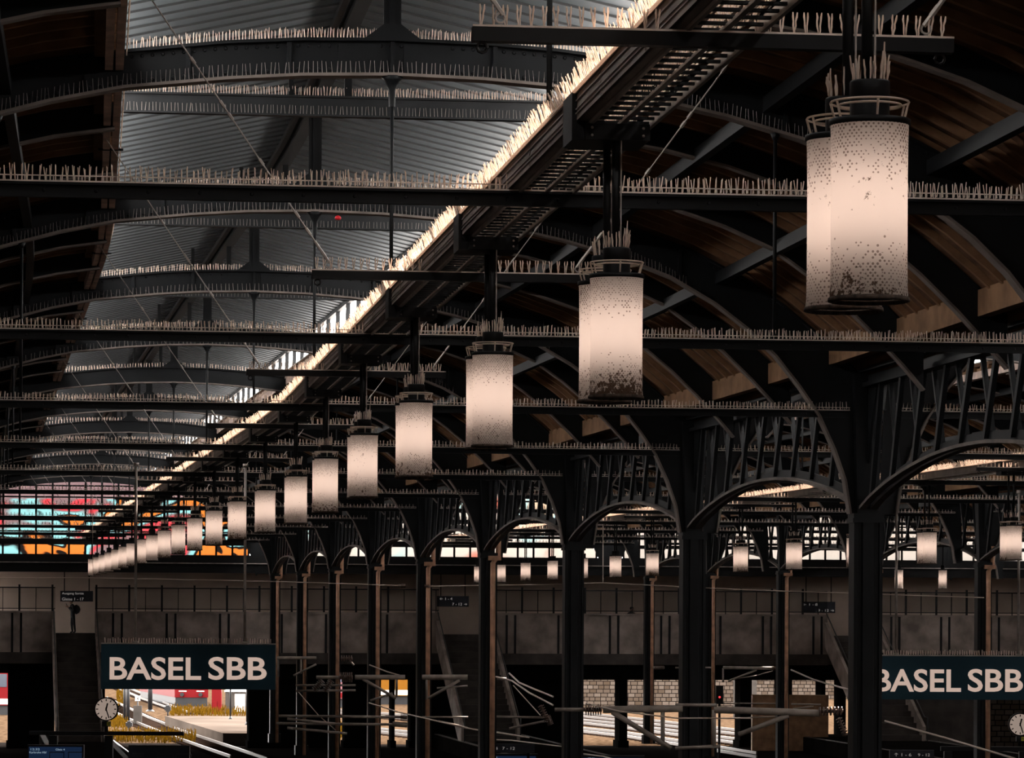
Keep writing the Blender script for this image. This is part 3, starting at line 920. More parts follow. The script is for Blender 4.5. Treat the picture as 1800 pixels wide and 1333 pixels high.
for i, D in enumerate(COL2):
    column(D, OR2, f'dark iron column of the second arcade, {ORDW[i]} from the camera', 'columns of the second arcade', True)
    if i: lattice_girder(COL2[i - 1], D, OR2, f'lattice arch girder between the {ORDW[i-1]} and {ORDW[i]} columns of the second arcade', 'girders of the second arcade')
O3 = OR2 + 12.6
roof_vault(O3, 1, -2, FD, 'third hall'); roof_vault(O3, -1, -2, FD, 'third hall')
lantern(O3, -2, FD, 'third hall')
for i, D in enumerate(COL2):
    arch_rib(D, O3, f'arch rib above the {ORDW[i]} tie beam of the third hall at far right', 'arch ribs of the third hall', 0)
    tie_beam(D, O3, f'horizontal tie beam, {ORDW[i]} one across the third hall at far right', 'tie beams of the third hall', False)
O4 = O3 + 25.2
roof_vault(O4, 1, -2, FD, 'fourth hall'); roof_vault(O4, -1, -2, FD, 'fourth hall')
lantern(O4, -2, FD, 'fourth hall')
p3 = {}
for i, (x, y, D) in enumerate(((1580, 1035, 20.6), (1657, 1035, 20.8))):
    c = at(x, y, D)
    lab = ['left', 'right'][i] + ' one of two small distant lamps hanging low behind the second arcade'
    lamp_proto(2, (9.35, 9.85)[i], 0, c, lab, 'distant lamps of the third hall')
# =================================================================== THE FAR END: glazed gables, gallery, stairs
def PF(dx, h, off=0.0): return _fo + _fn * dx + _ft * off + Vector((0, 0, h))
def dxf(x, off=0.0):       # offset across the far wall seen in column x of the photograph
    return (far(x, 1068, off) - _fo - _ft * off).dot(_fn)
def fbox(m, d0, d1, h0, h1, o0, o1):
    return m.box(PF((d0 + d1) / 2, (h0 + h1) / 2, (o0 + o1) / 2), _fn * (abs(d1 - d0) / 2), _ft * (abs(o1 - o0) / 2), ZUP * (abs(h1 - h0) / 2))
G0, GT = 3.62, 7.55
wn_ = 0
for c, pm, nm in ((0, 'pane1', 'main'), (O2, 'pane2', 'second'), (O3, 'pane3', 'third'), (O4, 'pane3', 'fourth')):
    wn_ += 1
    fr = MB(); low = MB(); top = MB()
    xs = [-11.6 + 1.16 * i for i in range(21)]
    arc = lambda x: interp(LOW, abs(x)) + .1
    for a, b in zip(xs, xs[1:]):
        ha, hb = arc(a), arc(b)
        if min(ha, hb) > GT:
            low.add([PF(c + a, G0, .1), PF(c + b, G0, .1), PF(c + b, GT, .1), PF(c + a, GT, .1)], [(0, 1, 2, 3)])
            top.add([PF(c + a, GT, .1), PF(c + b, GT, .1), PF(c + b, hb, .1), PF(c + a, ha, .1)], [(0, 1, 2, 3)])
        else:
            low.add([PF(c + a, G0, .1), PF(c + b, G0, .1), PF(c + b, hb, .1), PF(c + a, ha, .1)], [(0, 1, 2, 3)])
    for x in xs: fbox(fr, c + x - .07, c + x + .07, G0, arc(x), -.05, .05)
    h = G0 + .81; i = 0
    while h < 8.9:
        w = max([x for x in [q * .1 for q in range(0, 122)] if arc(x) > h] or [0])
        fbox(fr, c - w, c + w, h - (.13 if i == 0 else .055), h + (.13 if i == 0 else .055), -.06, .06); h += .81; i += 1
    m = MB()
    full = lambda prof, e: [PF(c - x, hh + e) for x, hh in reversed(prof)] + [PF(c + x, hh + e) for x, hh in prof[1:]]
    m.strip(full(LOW, .0), full(UPP, .35), _ft * .2)
    frame = fr.build(f'window_{wn_}', M['black'], org=PF(c, G0)); struct(frame)
    low.build('glass', M[pm], frame, label='printed colourful glazing' if wn_ == 1 else None)
    top.build('upper_glass', M['pane1top' if wn_ == 1 else pm], frame)
    struct(m.build('wall_gable', M['steel'], org=PF(c, 9)))
    m = MB()
    lq = [PF(c - 4.9, 9.2), PF(c + 4.9, 9.2), PF(c + 4.9, 10.35), PF(c, 11.45), PF(c - 4.9, 10.35)]
    m.add(lq + [p + _ft * .2 for p in lq], [(4, 3, 2, 1, 0), (5, 6, 7, 8, 9)] + [(k, (k + 1) % 5, 5 + (k + 1) % 5, 5 + k) for k in range(5)])
    struct(m.build('wall_gable', M['grey'], org=PF(c, 10)))
for q in (-12.75, 12.65, 37.9, 63.1, 88.4):
    m = MB(); fbox(m, q - .45, q + .45, 2.3, 6.2, .0, .25); struct(m.build('wall_gable', M['steel'], org=PF(q, 4)))
XL, XR = -14.0, O4 + 13.5
m = MB(); fbox(m, XL, XR, 3.05, G0, -.25, .3); fbox(m, XL, XR, 2.35, 3.05, -.1, .3)
tr = struct(m.build('trim_1', M['black'], org=PF(0, 3)))
m = MB(); fbox(m, XL, XR, 3.0, 3.06, -.42, -.1); m.build('ledge', M['galv'], tr)  # light metal tone stands in for the ledge's lit top
m = MB(); fbox(m, XL, XR, -2.3, 2.7, 4.0, 4.4); struct(m.build('wall_back', M['plaster'], org=PF(0, 0, 4)))
m = MB(); fbox(m, XL, XR, 2.5, 2.7, .3, 4.2); struct(m.build('ceiling', M['plaster'], org=PF(0, 2.5, 3)))
gaps = [(97, 167), (772, 860), (1455, 1537)]
gd = [(dxf(a), dxf(b)) for a, b in gaps]
segs = []; p = XL
for a, b in gd: segs.append((p, a)); p = b
segs.append((p, XR))
m = MB(); fbox(m, XL, XR, -2.35, -2.0, .25, 4.2); fbox(m, XL, XR, -4.1, -3.3, .3, 9.0)
struct(m.build('floor', M['concrete_dark'], org=PF(0, -2, 3)))
SEGN = ['left of the first staircase', 'between the first and second staircases', 'between the second and third staircases', 'right of the third staircase']
for (a, b), nm in zip(segs, SEGN):
    root = thing('gallery_parapet', 'grimy concrete parapet of the far gallery, ' + nm, 'parapet', PF((a + b) / 2, -2))
    m = MB(); fbox(m, a, b, -3.4, -.5, 0, .25); m.build('panel', M['concrete'], root)
    m = MB(); fbox(m, a, b, -.55, -.42, -.08, .33); m.build('coping', M['concrete'], root)
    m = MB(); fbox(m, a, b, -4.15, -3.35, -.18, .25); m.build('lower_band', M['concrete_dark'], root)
    x = a + 1.2; m = MB()
    while x < b - 1:
        for q in (0, .62): fbox(m, x + q, x + q + .16, -3.35, -.56, -.05, .02)
        x += 3.8
    m.build('grooves', M['black'], root, kind='stuff')
    root = thing('gallery_railing', 'dark steel railing with mesh panels on the far gallery, ' + nm, 'railing', PF((a + b) / 2, -.4))
    m = MB(); fbox(m, a, b, 1.2, 1.28, .08, .14); fbox(m, a, b, -.28, -.22, .08, .14); m.build('rail', M['black'], root)
    x = a + .1; i = 0
    while x < b:
        m = MB(); w = .07 if i % 2 == 0 else .025
        fbox(m, x - w, x + w, -.42, 1.28 if i % 2 else 1.45, .06, .16); m.build('post', M['black'], root); x += 1.16; i += 1
    m = MB(); fbox(m, a, b, -.22, 1.2, .105, .11)
    g = m.build('mesh_panel', M['meshp'], root)
for i, ((a, b), w) in enumerate(zip(gd, ('left', 'middle', 'right'))):
    root = thing('staircase', f'{w} concrete staircase running down from the far gallery to the platform', 'staircase', PF((a + b) / 2, -9.2, -13))
    n = 18
    m = MB()
    for k in range(n):
        o0, o1 = -13 + 13 * k / n, -13 + 13 * (k + 1) / n; top = -9.2 + 7.2 * (k + 1) / n
        fbox(m, a, b, top - .75, top, o0, o1 + .2)
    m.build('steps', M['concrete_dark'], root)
    for s, e in ((a - .22, a), (b, b + .22)):
        m = MB(); pts = []
        for lo, hi in ((-.8, 1.0),):
            A = [PF(s, -9.2 + lo, -13.2), PF(s, -2.0 + lo, 0), PF(s, -2.0 + lo, .3)]
            B = [PF(s, -9.2 + hi, -13.2), PF(s, -2.0 + hi, 0), PF(s, -.5, .3)]
            m.strip([p + _fn * .11 for p in A], [p + _fn * .11 for p in B], _fn * .22)
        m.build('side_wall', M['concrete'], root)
        m = MB(); m.path([PF(s + .11, -9.2, -14.0), PF(s + .11, -7.5, -14.0), PF(s + .11, -7.5, -13.2), PF(s + .11, -.3, 0)], .045, 6); m.build('handrail', M['grey'], root)
# undercroft
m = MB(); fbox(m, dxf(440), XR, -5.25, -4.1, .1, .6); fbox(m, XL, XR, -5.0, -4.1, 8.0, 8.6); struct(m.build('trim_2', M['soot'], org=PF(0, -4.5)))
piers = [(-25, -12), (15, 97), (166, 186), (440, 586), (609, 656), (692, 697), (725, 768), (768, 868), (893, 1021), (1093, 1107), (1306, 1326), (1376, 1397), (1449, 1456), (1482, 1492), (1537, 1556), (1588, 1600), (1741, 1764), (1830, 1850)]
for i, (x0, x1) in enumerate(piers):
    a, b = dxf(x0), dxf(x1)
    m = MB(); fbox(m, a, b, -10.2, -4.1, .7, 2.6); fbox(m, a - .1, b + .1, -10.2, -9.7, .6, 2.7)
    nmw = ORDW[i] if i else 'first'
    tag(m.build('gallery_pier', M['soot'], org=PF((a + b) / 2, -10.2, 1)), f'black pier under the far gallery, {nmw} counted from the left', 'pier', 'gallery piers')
# walls along the sides
m = MB(); Ds = frange(-2, FD, .5)
m.sweep([P(D, -13.1, -2.4) for D in Ds], [norm(D) for D in Ds], .3, 15.6); struct(m.build('wall_left_block', M['concrete_dark'], org=P(0, -13, -10)))  # unseen wall added to keep side light out of the hall
m = MB(); m.sweep([P(D, O4 + 13.2, -2.4) for D in Ds], [norm(D) for D in Ds], .3, 15.6); struct(m.build('wall_right', M['concrete_dark'], org=P(0, O4 + 13, -10)))
m = MB(); m.box(Vector((40, -2.3 * S, CH + 1)), Vector((110, 0, 0)), Vector((0, .3, 0)), ZUP * 12); struct(m.build('wall_light_block', M['concrete_dark'], org=(0, -2.3 * S, 0)))  # unseen dark wall behind the camera, added to cut front fill light
# ground
m = MB(); m.bx(-160, 160, -30, 26.05 * S, CH - 10.5, CH - 10.2); struct(m.build('floor', M['asphalt'], org=(0, 0, 0)))
m = MB(); m.bx(-420, 420, 26.05 * S, 150 * S, CH - 10.5, CH - 10.2); struct(m.build('floor', M['ballast'], org=(0, 26 * S, 0)))
def platform(d0, d1, D0, D1, label):
    m = MB(); Ds = frange(D0, D1, .5)
    m.sweep([P(D, (d0 + d1) / 2, -9.7) for D in Ds], [norm(D) for D in Ds], d1 - d0, .998)
    root = tag(m.build('platform', M['asphalt'], org=P(D0, (d0 + d1) / 2, -10.2)), label, 'platform')
    m = MB()
    for x in (d0 + .25, d1 - .25): m.sweep([P(D, x, -9.19) for D in Ds], [norm(D) for D in Ds], .35, .03)
    m.build('edge_stone', M['concrete_dark'], root)
platform(7.5, 17.5, 6, 20.5, 'long dark island platform under the first arcade')
platform(33, 43, 6, 20.5, 'long dark island platform under the second arcade')
platform(-3.2, 1.6, 6, 25.0, 'dark platform at the foot of the left staircase')
platform(25.0, 31.5, 12, 25.0, 'dark platform at the foot of the middle staircase')
platform(51.0, 58.5, 12, 25.0, 'dark platform at the foot of the right staircase')
platform(-20, -10.5, 6, 20.5, 'dark platform at the far left edge')

# =================================================================== OUTSIDE, beyond the hall
def gp(x, y, h=-10.2):
    D = h / ((1068 - y) * UPX) if True else 0
    p = at(x, y, D); p.z = CH + h; return p
def depth_of(y, h=-10.2): return -h / ((y - 1068) * UPX)
def rails(lines, label):
    root = None
    for k, pts in enumerate(lines):
        P3 = [gp(x, y) + Vector((0, 0, .16)) for x, y in pts]
        if root is None: root = thing('railway_track', label, 'track', P3[0])
        m = MB(); m.sweep(P3, [Vector((1, .1, 0)).normalized()] * len(P3), .09, .2); m.build('rail', M['rail'], root)
    n = max(8, int((gp(*lines[0][0]) - gp(*lines[0][-1])).length / 1.1)); m = MB()
    pl = [[gp(x, y) for x, y in L] for L in lines]
    def pt(L, f):
        k = f * (len(L) - 1); i = min(int(k), len(L) - 2); return L[i].lerp(L[i + 1], k - i)
    for i in range(min(n, 90)):
        f = (i + .5) / min(n, 90); a, b = pt(pl[0], f), pt(pl[1], f); e = (b - a) * .3
        m.beam(a - e, b + e, .35, .12)
    m.build('sleepers', M['sleeper'], root, kind='stuff')
    return root
t = rails([[(470, 1341), (395, 1316), (322, 1292), (262, 1268), (215, 1246), (188, 1233)], [(405, 1337), (350, 1318), (290, 1297), (240, 1277), (200, 1258), (170, 1243)]], 'bright curved railway track running out beside the pale slab')
t = rails([[(330, 1258), (270, 1234), (225, 1215), (205, 1207)], [(300, 1252), (250, 1234), (212, 1218), (190, 1208)]], 'railway track curving away behind the signal posts')
t = rails([[(230, 1335), (200, 1312), (170, 1288)], [(205, 1340), (176, 1316), (150, 1294)]], 'railway track at lower left under the round clock')
for k, (y0, y1) in enumerate(((1258, 1285), (1270, 1302), (1285, 1322))):
    t = rails([[(960, y0 - 8), (1100, y0 + 6), (1330, y1 + 4)], [(960, y0 - 3), (1100, y0 + 12), (1330, y1 + 11)]], ['farthest', 'middle', 'nearest'][k] + ' of three tracks crossing in front of the stone wall')
for k, (y0, y1) in enumerate(((1250, 1262), (1275, 1292))):
    t = rails([[(560, y0), (720, y1), (900, y1 + 16)], [(560, y0 + 5), (720, y1 + 6), (900, y1 + 24)]], ['far', 'near'][k] + ' track in front of the yellow train')
# pale slab outside
m = MB(); q = [gp(290, 1262, -9.3), gp(470, 1262, -9.3), gp(500, 1292, -9.3), gp(392, 1292, -9.3)]
m.hexa([p - Vector((0, 0, .88)) for p in (q[3], q[2], q[1], q[0])] + [q[3], q[2], q[1], q[0]])
tag(m.build('platform', M['slab'], org=gp(400, 1280, -10.2)), 'sunlit pale concrete slab outside, below the left station sign', 'platform')
def train(x0, x1, y1, length, mats, label, face):
    D = depth_of(y1); a, b = gp(x0, y1), gp(x1, y1); w = (b - a).length; z0 = CH - 10.2
    c = (a + b) / 2
    root = thing('train', label, 'train', c)
    ax = Vector((1, 0, 0)); ay = Vector((-.25, 1, 0)).normalized(); hw = w / 2
    def bb(m, u0, u1, v0, v1, h0, h1):
        o = []
        for h in (h0, h1):
            for u, v in ((u0, v0), (u1, v0), (u1, v1), (u0, v1)): o.append(c + ax * u + ay * v + Vector((0, 0, h)))
        return m.hexa(o)
    m = MB(); bb(m, -hw, hw, 0, length, .9, 4.6)
    o = [c + ax * u + ay * v + Vector((0, 0, h)) for h, s, e in ((4.6, 1, 0), (5.2, .75, .3)) for u, v in ((-hw * s, e), (hw * s, e), (hw * s, length), (-hw * s, length))]
    m.hexa(o); m.build('body', mats[0], root)
    m = MB(); bb(m, -hw * .82, hw * .82, -.03, .05, 2.7, 4.1); m.build('windscreen', M['glassdark'], root)
    m = MB()
    for s in (-1, 1):
        bb(m, s * hw * .3 if s > 0 else -hw * .75, hw * .75 if s > 0 else -hw * .3, -.05, .05, 1.75, 1.83)
        bb(m, s * hw * .3 if s > 0 else -hw * .75, hw * .75 if s > 0 else -hw * .3, -.05, .05, 1.5, 1.58)
    m.build('light_strip', M['white'], root)
    m = MB()
    for s in (-.55, .55): m.tube(c + ax * hw * s + Vector((0, -.5, 1.2)), c + ax * hw * s + Vector((0, .1, 1.2)), .2, 10)
    m.build('buffer', M['black'], root)
    m = MB(); bb(m, -hw * .95, hw * .95, .1, length, 0, .95); m.build('underframe', M['black'], root)
    if len(mats) > 1:
        m = MB(); bb(m, -hw - .03, hw + .03, .2, length - .2, 2.7, 3.9); m.build('window_band', mats[1], root)
        m = MB(); bb(m, -hw - .04, hw + .04, .2, length - .2, 4.0, 4.6); m.build('upper_band', mats[2], root)
    return root
train(307, 366, 1245, 26, [M['train']], 'red train standing outside behind the left station sign', 0)
def side_train(x0, x1, y1, mats, label):
    a, b = gp(x0, y1), gp(x1, y1); c = (a + b) / 2; hw = (b - a).length / 2
    root = thing('train', label, 'train', c)
    B = lambda u0, u1, v0, v1, h0, h1: MB().bx(c.x + u0, c.x + u1, c.y + v0, c.y + v1, c.z + h0, c.z + h1)
    B(-hw, hw, 0, 3.6, .9, 4.6).build('body', mats[0], root)
    B(-hw + .3, hw - .3, .2, 3.4, 4.6, 5.2).build('roof', M['shed'], root)
    B(-hw + .1, hw - .1, .3, 3.3, 0, .95).build('underframe', M['black'], root)
    x = -hw + .8; m = MB()
    while x < hw - 1.5:
        m.bx(c.x + x, c.x + x + 1.3, c.y - .04, c.y + .02, c.z + 2.6, c.z + 3.8); x += 2.2
    m.build('side_windows', mats[1], root)
    B(-hw, hw, -.03, .02, 1.0, 1.5).build('lower_stripe', mats[2], root)
side_train(655, 900, 1240, [M['yellow'], M['yellow'], M['white']], 'long yellow train outside behind the gallery piers')
side_train(575, 625, 1246, [M['rosa'], M['bluegrey'], M['train']], 'pink, blue and red railcar seen between two black piers')
# shed, stone walls, weeds, posts
a = gp(396, 1256); b = gp(446, 1256)
root = thing('trackside_cabinet', 'grey metal trackside cabinet on the pale slab edge', 'cabinet', (a + b) / 2)
MB().bx(a.x, b.x, a.y, a.y + 2, a.z, a.z + 2.0).build('body', M['shed'], root)
MB().bx(a.x - .1, b.x + .1, a.y - .1, a.y + 2.1, a.z + 2.0, a.z + 2.15).build('roof', M['white'], root)
m = MB().bx(a.x + .9, a.x + 1.9, a.y - .04, a.y, a.z + .1, a.z + 1.8); m.build('door', M['galv'], root)
a = gp(372, 1258); m = MB(); m.bx(a.x, a.x + .9, a.y, a.y + .8, a.z, a.z + 2.4); m.bx(a.x + .1, a.x + .5, a.y - .1, a.y, a.z + .3, a.z + 1.2)
tag(m.build('hydrant_cabinet', M['train'], org=a), 'narrow red cabinet between the red train and the grey cabinet', 'cabinet')
def wall_box(x0, x1, ytop, ybase, mt, label, name='stone_wall', th=1.0):
    D = depth_of(ybase); a, b = gp(x0, ybase), gp(x1, ybase)
    t_ = at(x0, ytop, D).z
    return tag(MB().bx(a.x, b.x, a.y, a.y + th, a.z, t_).build(name, mt, org=a), label, 'wall')
wall_box(940, 1318, 1150, 1246, M['stone'], 'sunlit stone block wall seen below the gallery in the middle')
wall_box(1700, 1900, 1150, 1310, M['stone'], 'brown stone wall behind the right-hand clock')
wall_box(1596, 1712, 1150, 1312, M['concrete_dark'], 'dark streaked concrete wall below the right station sign', 'concrete_wall')
wall_box(1322, 1456, 1222, 1318, M['timber'], 'brown timber shed wall between two piers, right of the stone wall', 'shed_wall')
wall_box(1290, 1330, 1190, 1262, M['shed'], 'pale graffiti-covered wall beside the stone wall', 'graffiti_wall')
wall_box(1300, 1620, 1140, 1226, M['stone'], 'distant stone wall seen over the brown timber shed', 'stone_wall')
side_train(-70, 24, 1262, [M['train'], M['glassdark'], M['white']], 'red carriage glimpsed at the far left edge under the gallery')
def weeds(x0, x1, y0, y1, n, label):
    m = MB(); c = gp((x0 + x1) / 2, y1)
    for i in range(n):
        p = gp(R.uniform(x0, x1), R.uniform(y0, y1)); m.spike(p, Vector((R.uniform(-.15, .15), R.uniform(-.1, .1), R.uniform(.3, .85))), .045)
    o = tag(m.build('weed_patch', M['weed'], org=c), label, 'weeds'); o['kind'] = 'stuff'
weeds(298, 450, 1253, 1262, 420, 'dry yellow weeds along the back of the pale slab')
weeds(195, 225, 1272, 1284, 160, 'yellow weeds right of the left round clock')
weeds(190, 345, 1297, 1310, 420, 'yellow weeds along the rails at lower left')
weeds(205, 222, 1222, 1246, 120, 'yellow weeds behind the left clock')
weeds(585, 610, 1280, 1302, 120, 'orange weeds between the two piers under the gallery')
def mast(x, y0, y1, D, r, label, base=True):
    a, b = at(x, y1, D), at(x, y0, D); m = MB(); m.tube(a, b, r, 8)
    if base: m.tube(a, a + Vector((0, 0, .35)), r * 3, 8, r)
    return tag(m.build('signal_mast', M['black'], org=a), label, 'mast')
for x, y1, lab in ((405, 1267, 'left of two thin black posts on the pale slab'), (434, 1277, 'right of two thin black posts on the pale slab')):
    mast(x, 1170, y1, depth_of(y1, -9.3), .07, lab)
mast(264, 1170, 1254, depth_of(1254), .22, 'dark mast with a flared foot between the curved tracks')
mast(219, 1170, 1277, depth_of(1277), .12, 'left of two close dark masts right of the left clock', False)
mast(225, 1170, 1279, depth_of(1279), .16, 'right of two close dark masts right of the left clock', False)
def signal(x, y, r, yb, label, num=None):
    D = depth_of(yb); c = at(x, y, D); ft = gp(x, yb)
    root = thing('signal', label, 'signal', ft)
    m = MB(); m.tube(ft, c, .07, 6); m.build('post', M['black'], root)
    s = r * UPX * D
    if num:
        m = MB(); m.bx(c.x - s, c.x + s, c.y - .06, c.y + .06, c.z - s, c.z + s); m.build('plate', M['white'], root)
        text('4', c + Vector((0, -.08, 0)), s * .7, s * 1.3, Vector((1, 0, 0)), M['black'], root, 'digit')
        m = MB(); m.bx(ft.x - .35, ft.x + .35, ft.y - .3, ft.y + .3, ft.z, ft.z + 1.6); m.build('base', M['shed'], root)
    else:
        m = MB(); m.box(c, Vector((s * .95, 0, 0)), Vector((0, .2, 0)), Vector((0, 0, s * .55))); m.box(c, Vector((s * .55, 0, 0)), Vector((0, .19, 0)), Vector((0, 0, s)))
        m.build('head', M['black'], root)
def text(s, c, w, h, right, mt, parent, name, extr=.01, bold=0.0):
    """lettering fitted to a w by h box centred at c, reading along `right`, upright"""
    cu = bpy.data.curves.new('lettering', 'FONT'); cu.body = s; cu.size = 1; cu.offset = bold; cu.resolution_u = 4; cu.extrude = .02
    o = bpy.data.objects.new('lettering', cu); COL.objects.link(o)
    bpy.context.view_layer.update()
    me = o.evaluated_get(bpy.context.evaluated_depsgraph_get()).to_mesh()
    vs = [v.co.copy() for v in me.vertices]; fs = [tuple(p.vertices) for p in me.polygons]
    o.to_mesh_clear(); bpy.data.objects.remove(o); bpy.data.curves.remove(cu)
    x0, x1 = min(v.x for v in vs), max(v.x for v in vs); y0, y1 = min(v.y for v in vs), max(v.y for v in vs)
    nrm = Vector((right.y, -right.x, 0))
    m = MB()
    m.add([Vector(c) + right * ((v.x - (x0 + x1) / 2) / (x1 - x0) * w) + ZUP * ((v.y - (y0 + y1) / 2) / max(1e-6, y1 - y0) * h) + nrm * (extr * (1 if v.z > 0 else -1)) for v in vs], fs)
    return m.build(name, mt, parent)
signal(295, 1246, 6, 1266, 'black eight-sided signal head in front of the red train')
signal(227, 1274, 6, 1289, 'black signal head near the yellow weeds by the left clock')
signal(242, 1228, 4.5, 1277, 'small white number 4 sign on a post between the tracks', '4')
signal(758, 1244, 6, 1262, 'black signal head in front of the yellow train')

# =================================================================== SIGNS, CLOCKS, DISPLAYS
def name_sign(x0, x1, y0, y1, tx0, tx1, ty0, ty1, D, rodx, rtop, label):
    a, b = at(x0, y0, D), at(x1, y1, D); w, h = b.x - a.x, a.z - b.z; c = (a + b) / 2
    right = Vector((1, .02, 0)).normalized(); nr = Vector((right.y, -right.x, 0))
    root = thing('station_sign', label, 'sign', Vector((c.x, c.y, b.z)))
    m = MB(); m.box(c, right * w / 2, nr * .16, ZUP * h / 2); m.build('board', M['signblue'], root)
    m = MB(); m.box(Vector((c.x, c.y, a.z + .015)), right * w / 2, nr * .17, ZUP * .02); m.build('top_edge', M['galv'], root)
    W = tx1 - tx0
    for wd, f0, f1 in (('BASEL', 0, .582), ('SBB', .629, 1)):
        ca, cb = at(tx0 + W * f0, ty0, D), at(tx0 + W * f1, ty1, D); tc = (ca + cb) / 2; tc.y = c.y + (tc.x - c.x) * .02
        text(wd, tc + nr * .17, cb.x - ca.x, ca.z - cb.z, right, M['letters'], root, 'lettering', .012, .018)
    m = MB()
    spikes_along(m, [Vector((a.x + .1, c.y, a.z + .03)), Vector((b.x - .1, c.y, a.z + .03))], nr * .8, .085, .19, .012)
    m.build('bird_spikes', M['spike'], root, kind='stuff')
    for rx, ry in zip(rodx, rtop):
        p = at(rx, y0, D); q = at(rx, ry, D); m = MB(); m.tube(Vector((p.x, c.y, a.z)), Vector((p.x, c.y, q.z)), .045, 8); m.tube(Vector((p.x, c.y, q.z)), Vector((p.x, c.y, q.z + .12)), .09, 8)
        m.tube(Vector((p.x, c.y, a.z)), Vector((p.x, c.y, a.z + .1)), .1, 8); m.build('hanger_rod', M['galv'], root)
name_sign(179, 484, 1132, 1213, 194, 469, 1155, 1196, 11.75, (238, 430), (820, 822), 'dark blue station name sign hanging on two rods at left')
name_sign(1522, 1812, 1153, 1231, 1536, 1797, 1176, 1217, 12.2, (1575, 1790), (868, 868), 'dark blue station name sign half behind the nearest column at right')

def clock(x, y, rpx, D, label, hour, minute, ylow):
    c = at(x, y, D); r = rpx * UPX * D
    root = thing('platform_clock', label, 'clock', at(x, ylow, D))
    Rx = Matrix.Rotation(PI / 2, 4, 'X'); T = Matrix.Translation(c)
    def disc(rr, y0, y1, n=40):
        m = MB(); m.tube(c + Vector((0, y0, 0)), c + Vector((0, y1, 0)), rr, n); return m
    disc(r * 1.08, -.06, .16).build('case', M['black'], root)
    disc(r * .97, -.075, -.05).build('face', M['clockface'], root)
    m = MB()
    for k in range(12):
        an = k * PI / 6; d = Vector((math.sin(an), 0, math.cos(an))); m.beam(c + d * r * .72 + Vector((0, -.085, 0)), c + d * r * .92 + Vector((0, -.085, 0)), .015, r * .09, d.cross(Vector((0, 1, 0))))
    m.build('hour_marks', M['black'], root)
    for nm, an, L, w in (('hour_hand', (hour + minute / 60) * PI / 6, .55, .13), ('minute_hand', minute * PI / 30, .85, .10)):
        d = Vector((math.sin(an), 0, math.cos(an))); m = MB(); m.beam(c - d * r * .15 + Vector((0, -.095, 0)), c + d * r * L + Vector((0, -.095, 0)), .015, r * w, d.cross(Vector((0, 1, 0)))); m.build(nm, M['black'], root)
    m = MB(); m.tube(at(x, ylow, D), c - Vector((0, 0, r)), .09, 8); m.build('post', M['black'], root)
    pc = at(x, y + rpx * 1.33, D); s = rpx * UPX * D
    m = MB(); m.bx(pc.x - s * .38, pc.x + s * .40, pc.y - .12, pc.y + .05, pc.z - s * .24, pc.z + s * .24); m.build('number_plate', M['black'], root)
    m = MB(); m.bx(pc.x + s * .08, pc.x + s * .34, pc.y - .14, pc.y - .11, pc.z - s * .18, pc.z + s * .18); m.build('yellow_tile', M['yellowtile'], root)
    text('9', Vector((pc.x + s * .21, pc.y - .145, pc.z)), s * .12, s * .26, Vector((1, 0, 0)), M['black'], root, 'digit', .004)
clock(187, 1247, 19.5, 17, 'round white platform clock on a post, left, below the left station sign', 12, 27, 1287)
clock(1793, 1274, 19.0, 17.3, 'round white platform clock cut by the right edge of the photo', 12, 27, 1312)
# sign frames and departure displays at the bottom edge
def frame(x0, x1, y0, y1, D, posts, label):
    a, b = at(x0, y0, D), at(x1, y1, D); root = thing('sign_frame', label, 'frame', at(posts[0], 1068 + 9.2 / (UPX * D), D))
    m = MB(); m.bx(a.x, b.x, a.y + .2, a.y + .5, b.z, a.z); m.build('beam', M['black'], root)
    for px in posts:
        p = at(px, y1, D); m = MB(); m.bx(p.x - .2, p.x + .2, p.y + .2, p.y + .5, CH - 9.2, p.z); m.build('post', M['black'], root)
frame(50, 322, 1286, 1294, 17, (92, 190), 'long dark sign frame below the left clock')
frame(1655, 1830, 1313, 1322, 17.3, (1668, 1800), 'dark sign frame below the right clock')
def display(x0, x1, y0, D, label, lines, boxes=(), lit=True):
    a = at(x0, y0, D); b = at(x1, y0, D); z1 = a.z; z0 = z1 - 1.5
    root = thing('departure_display', label, 'display', Vector(((a.x + b.x) / 2, a.y, CH - 9.2)))
    m = MB(); m.bx(a.x - .08, b.x + .08, a.y, a.y + .35, z0, z1 + .06); m.build('casing', M['black'], root)
    m = MB(); m.bx(a.x, b.x, a.y - .02, a.y, z0 + .08, z1 - .03); m.build('screen', M['screen'] if lit else M['glassdark'], root)
    for (s, tx, ty, w, h) in lines:
        c = at(tx, ty, D); text(s, Vector((c.x, a.y - .03, c.z)), w * UPX * D, h * UPX * D, Vector((1, 0, 0)), M['screentext'] if lit else M['dimtext'], root, 'text_line', .004)
    for (bx0, bx1, by, ) in boxes:
        p, q = at(bx0, by, D), at(bx1, by, D); m = MB()
        m.bx(p.x, q.x, a.y - .06, a.y - .03, p.z - .04, p.z); m.bx(p.x, p.x + .03, a.y - .06, a.y - .03, p.z - .9, p.z); m.bx(q.x - .03, q.x, a.y - .06, a.y - .03, p.z - .9, p.z); m.build('panel_frame', M['grey'], root)
    for sx in (.15, .85):
        x = a.x + (b.x - a.x) * sx; m = MB(); m.tube((x, a.y + .2, CH - 9.2), (x, a.y + .2, z0), .09, 8); m.build('post', M['black'], root)
display(51, 144, 1312, 16, 'blue departure display reading 12:32 at the lower left corner', [('12:32', 62, 1317.5, 16, 3.6), ('Karlsruhe Hbf', 67, 1323, 30, 3.8), ('Gleis 4', 106, 1318, 16, 3.4)], [(87, 113, 1322), (120, 146, 1322)])
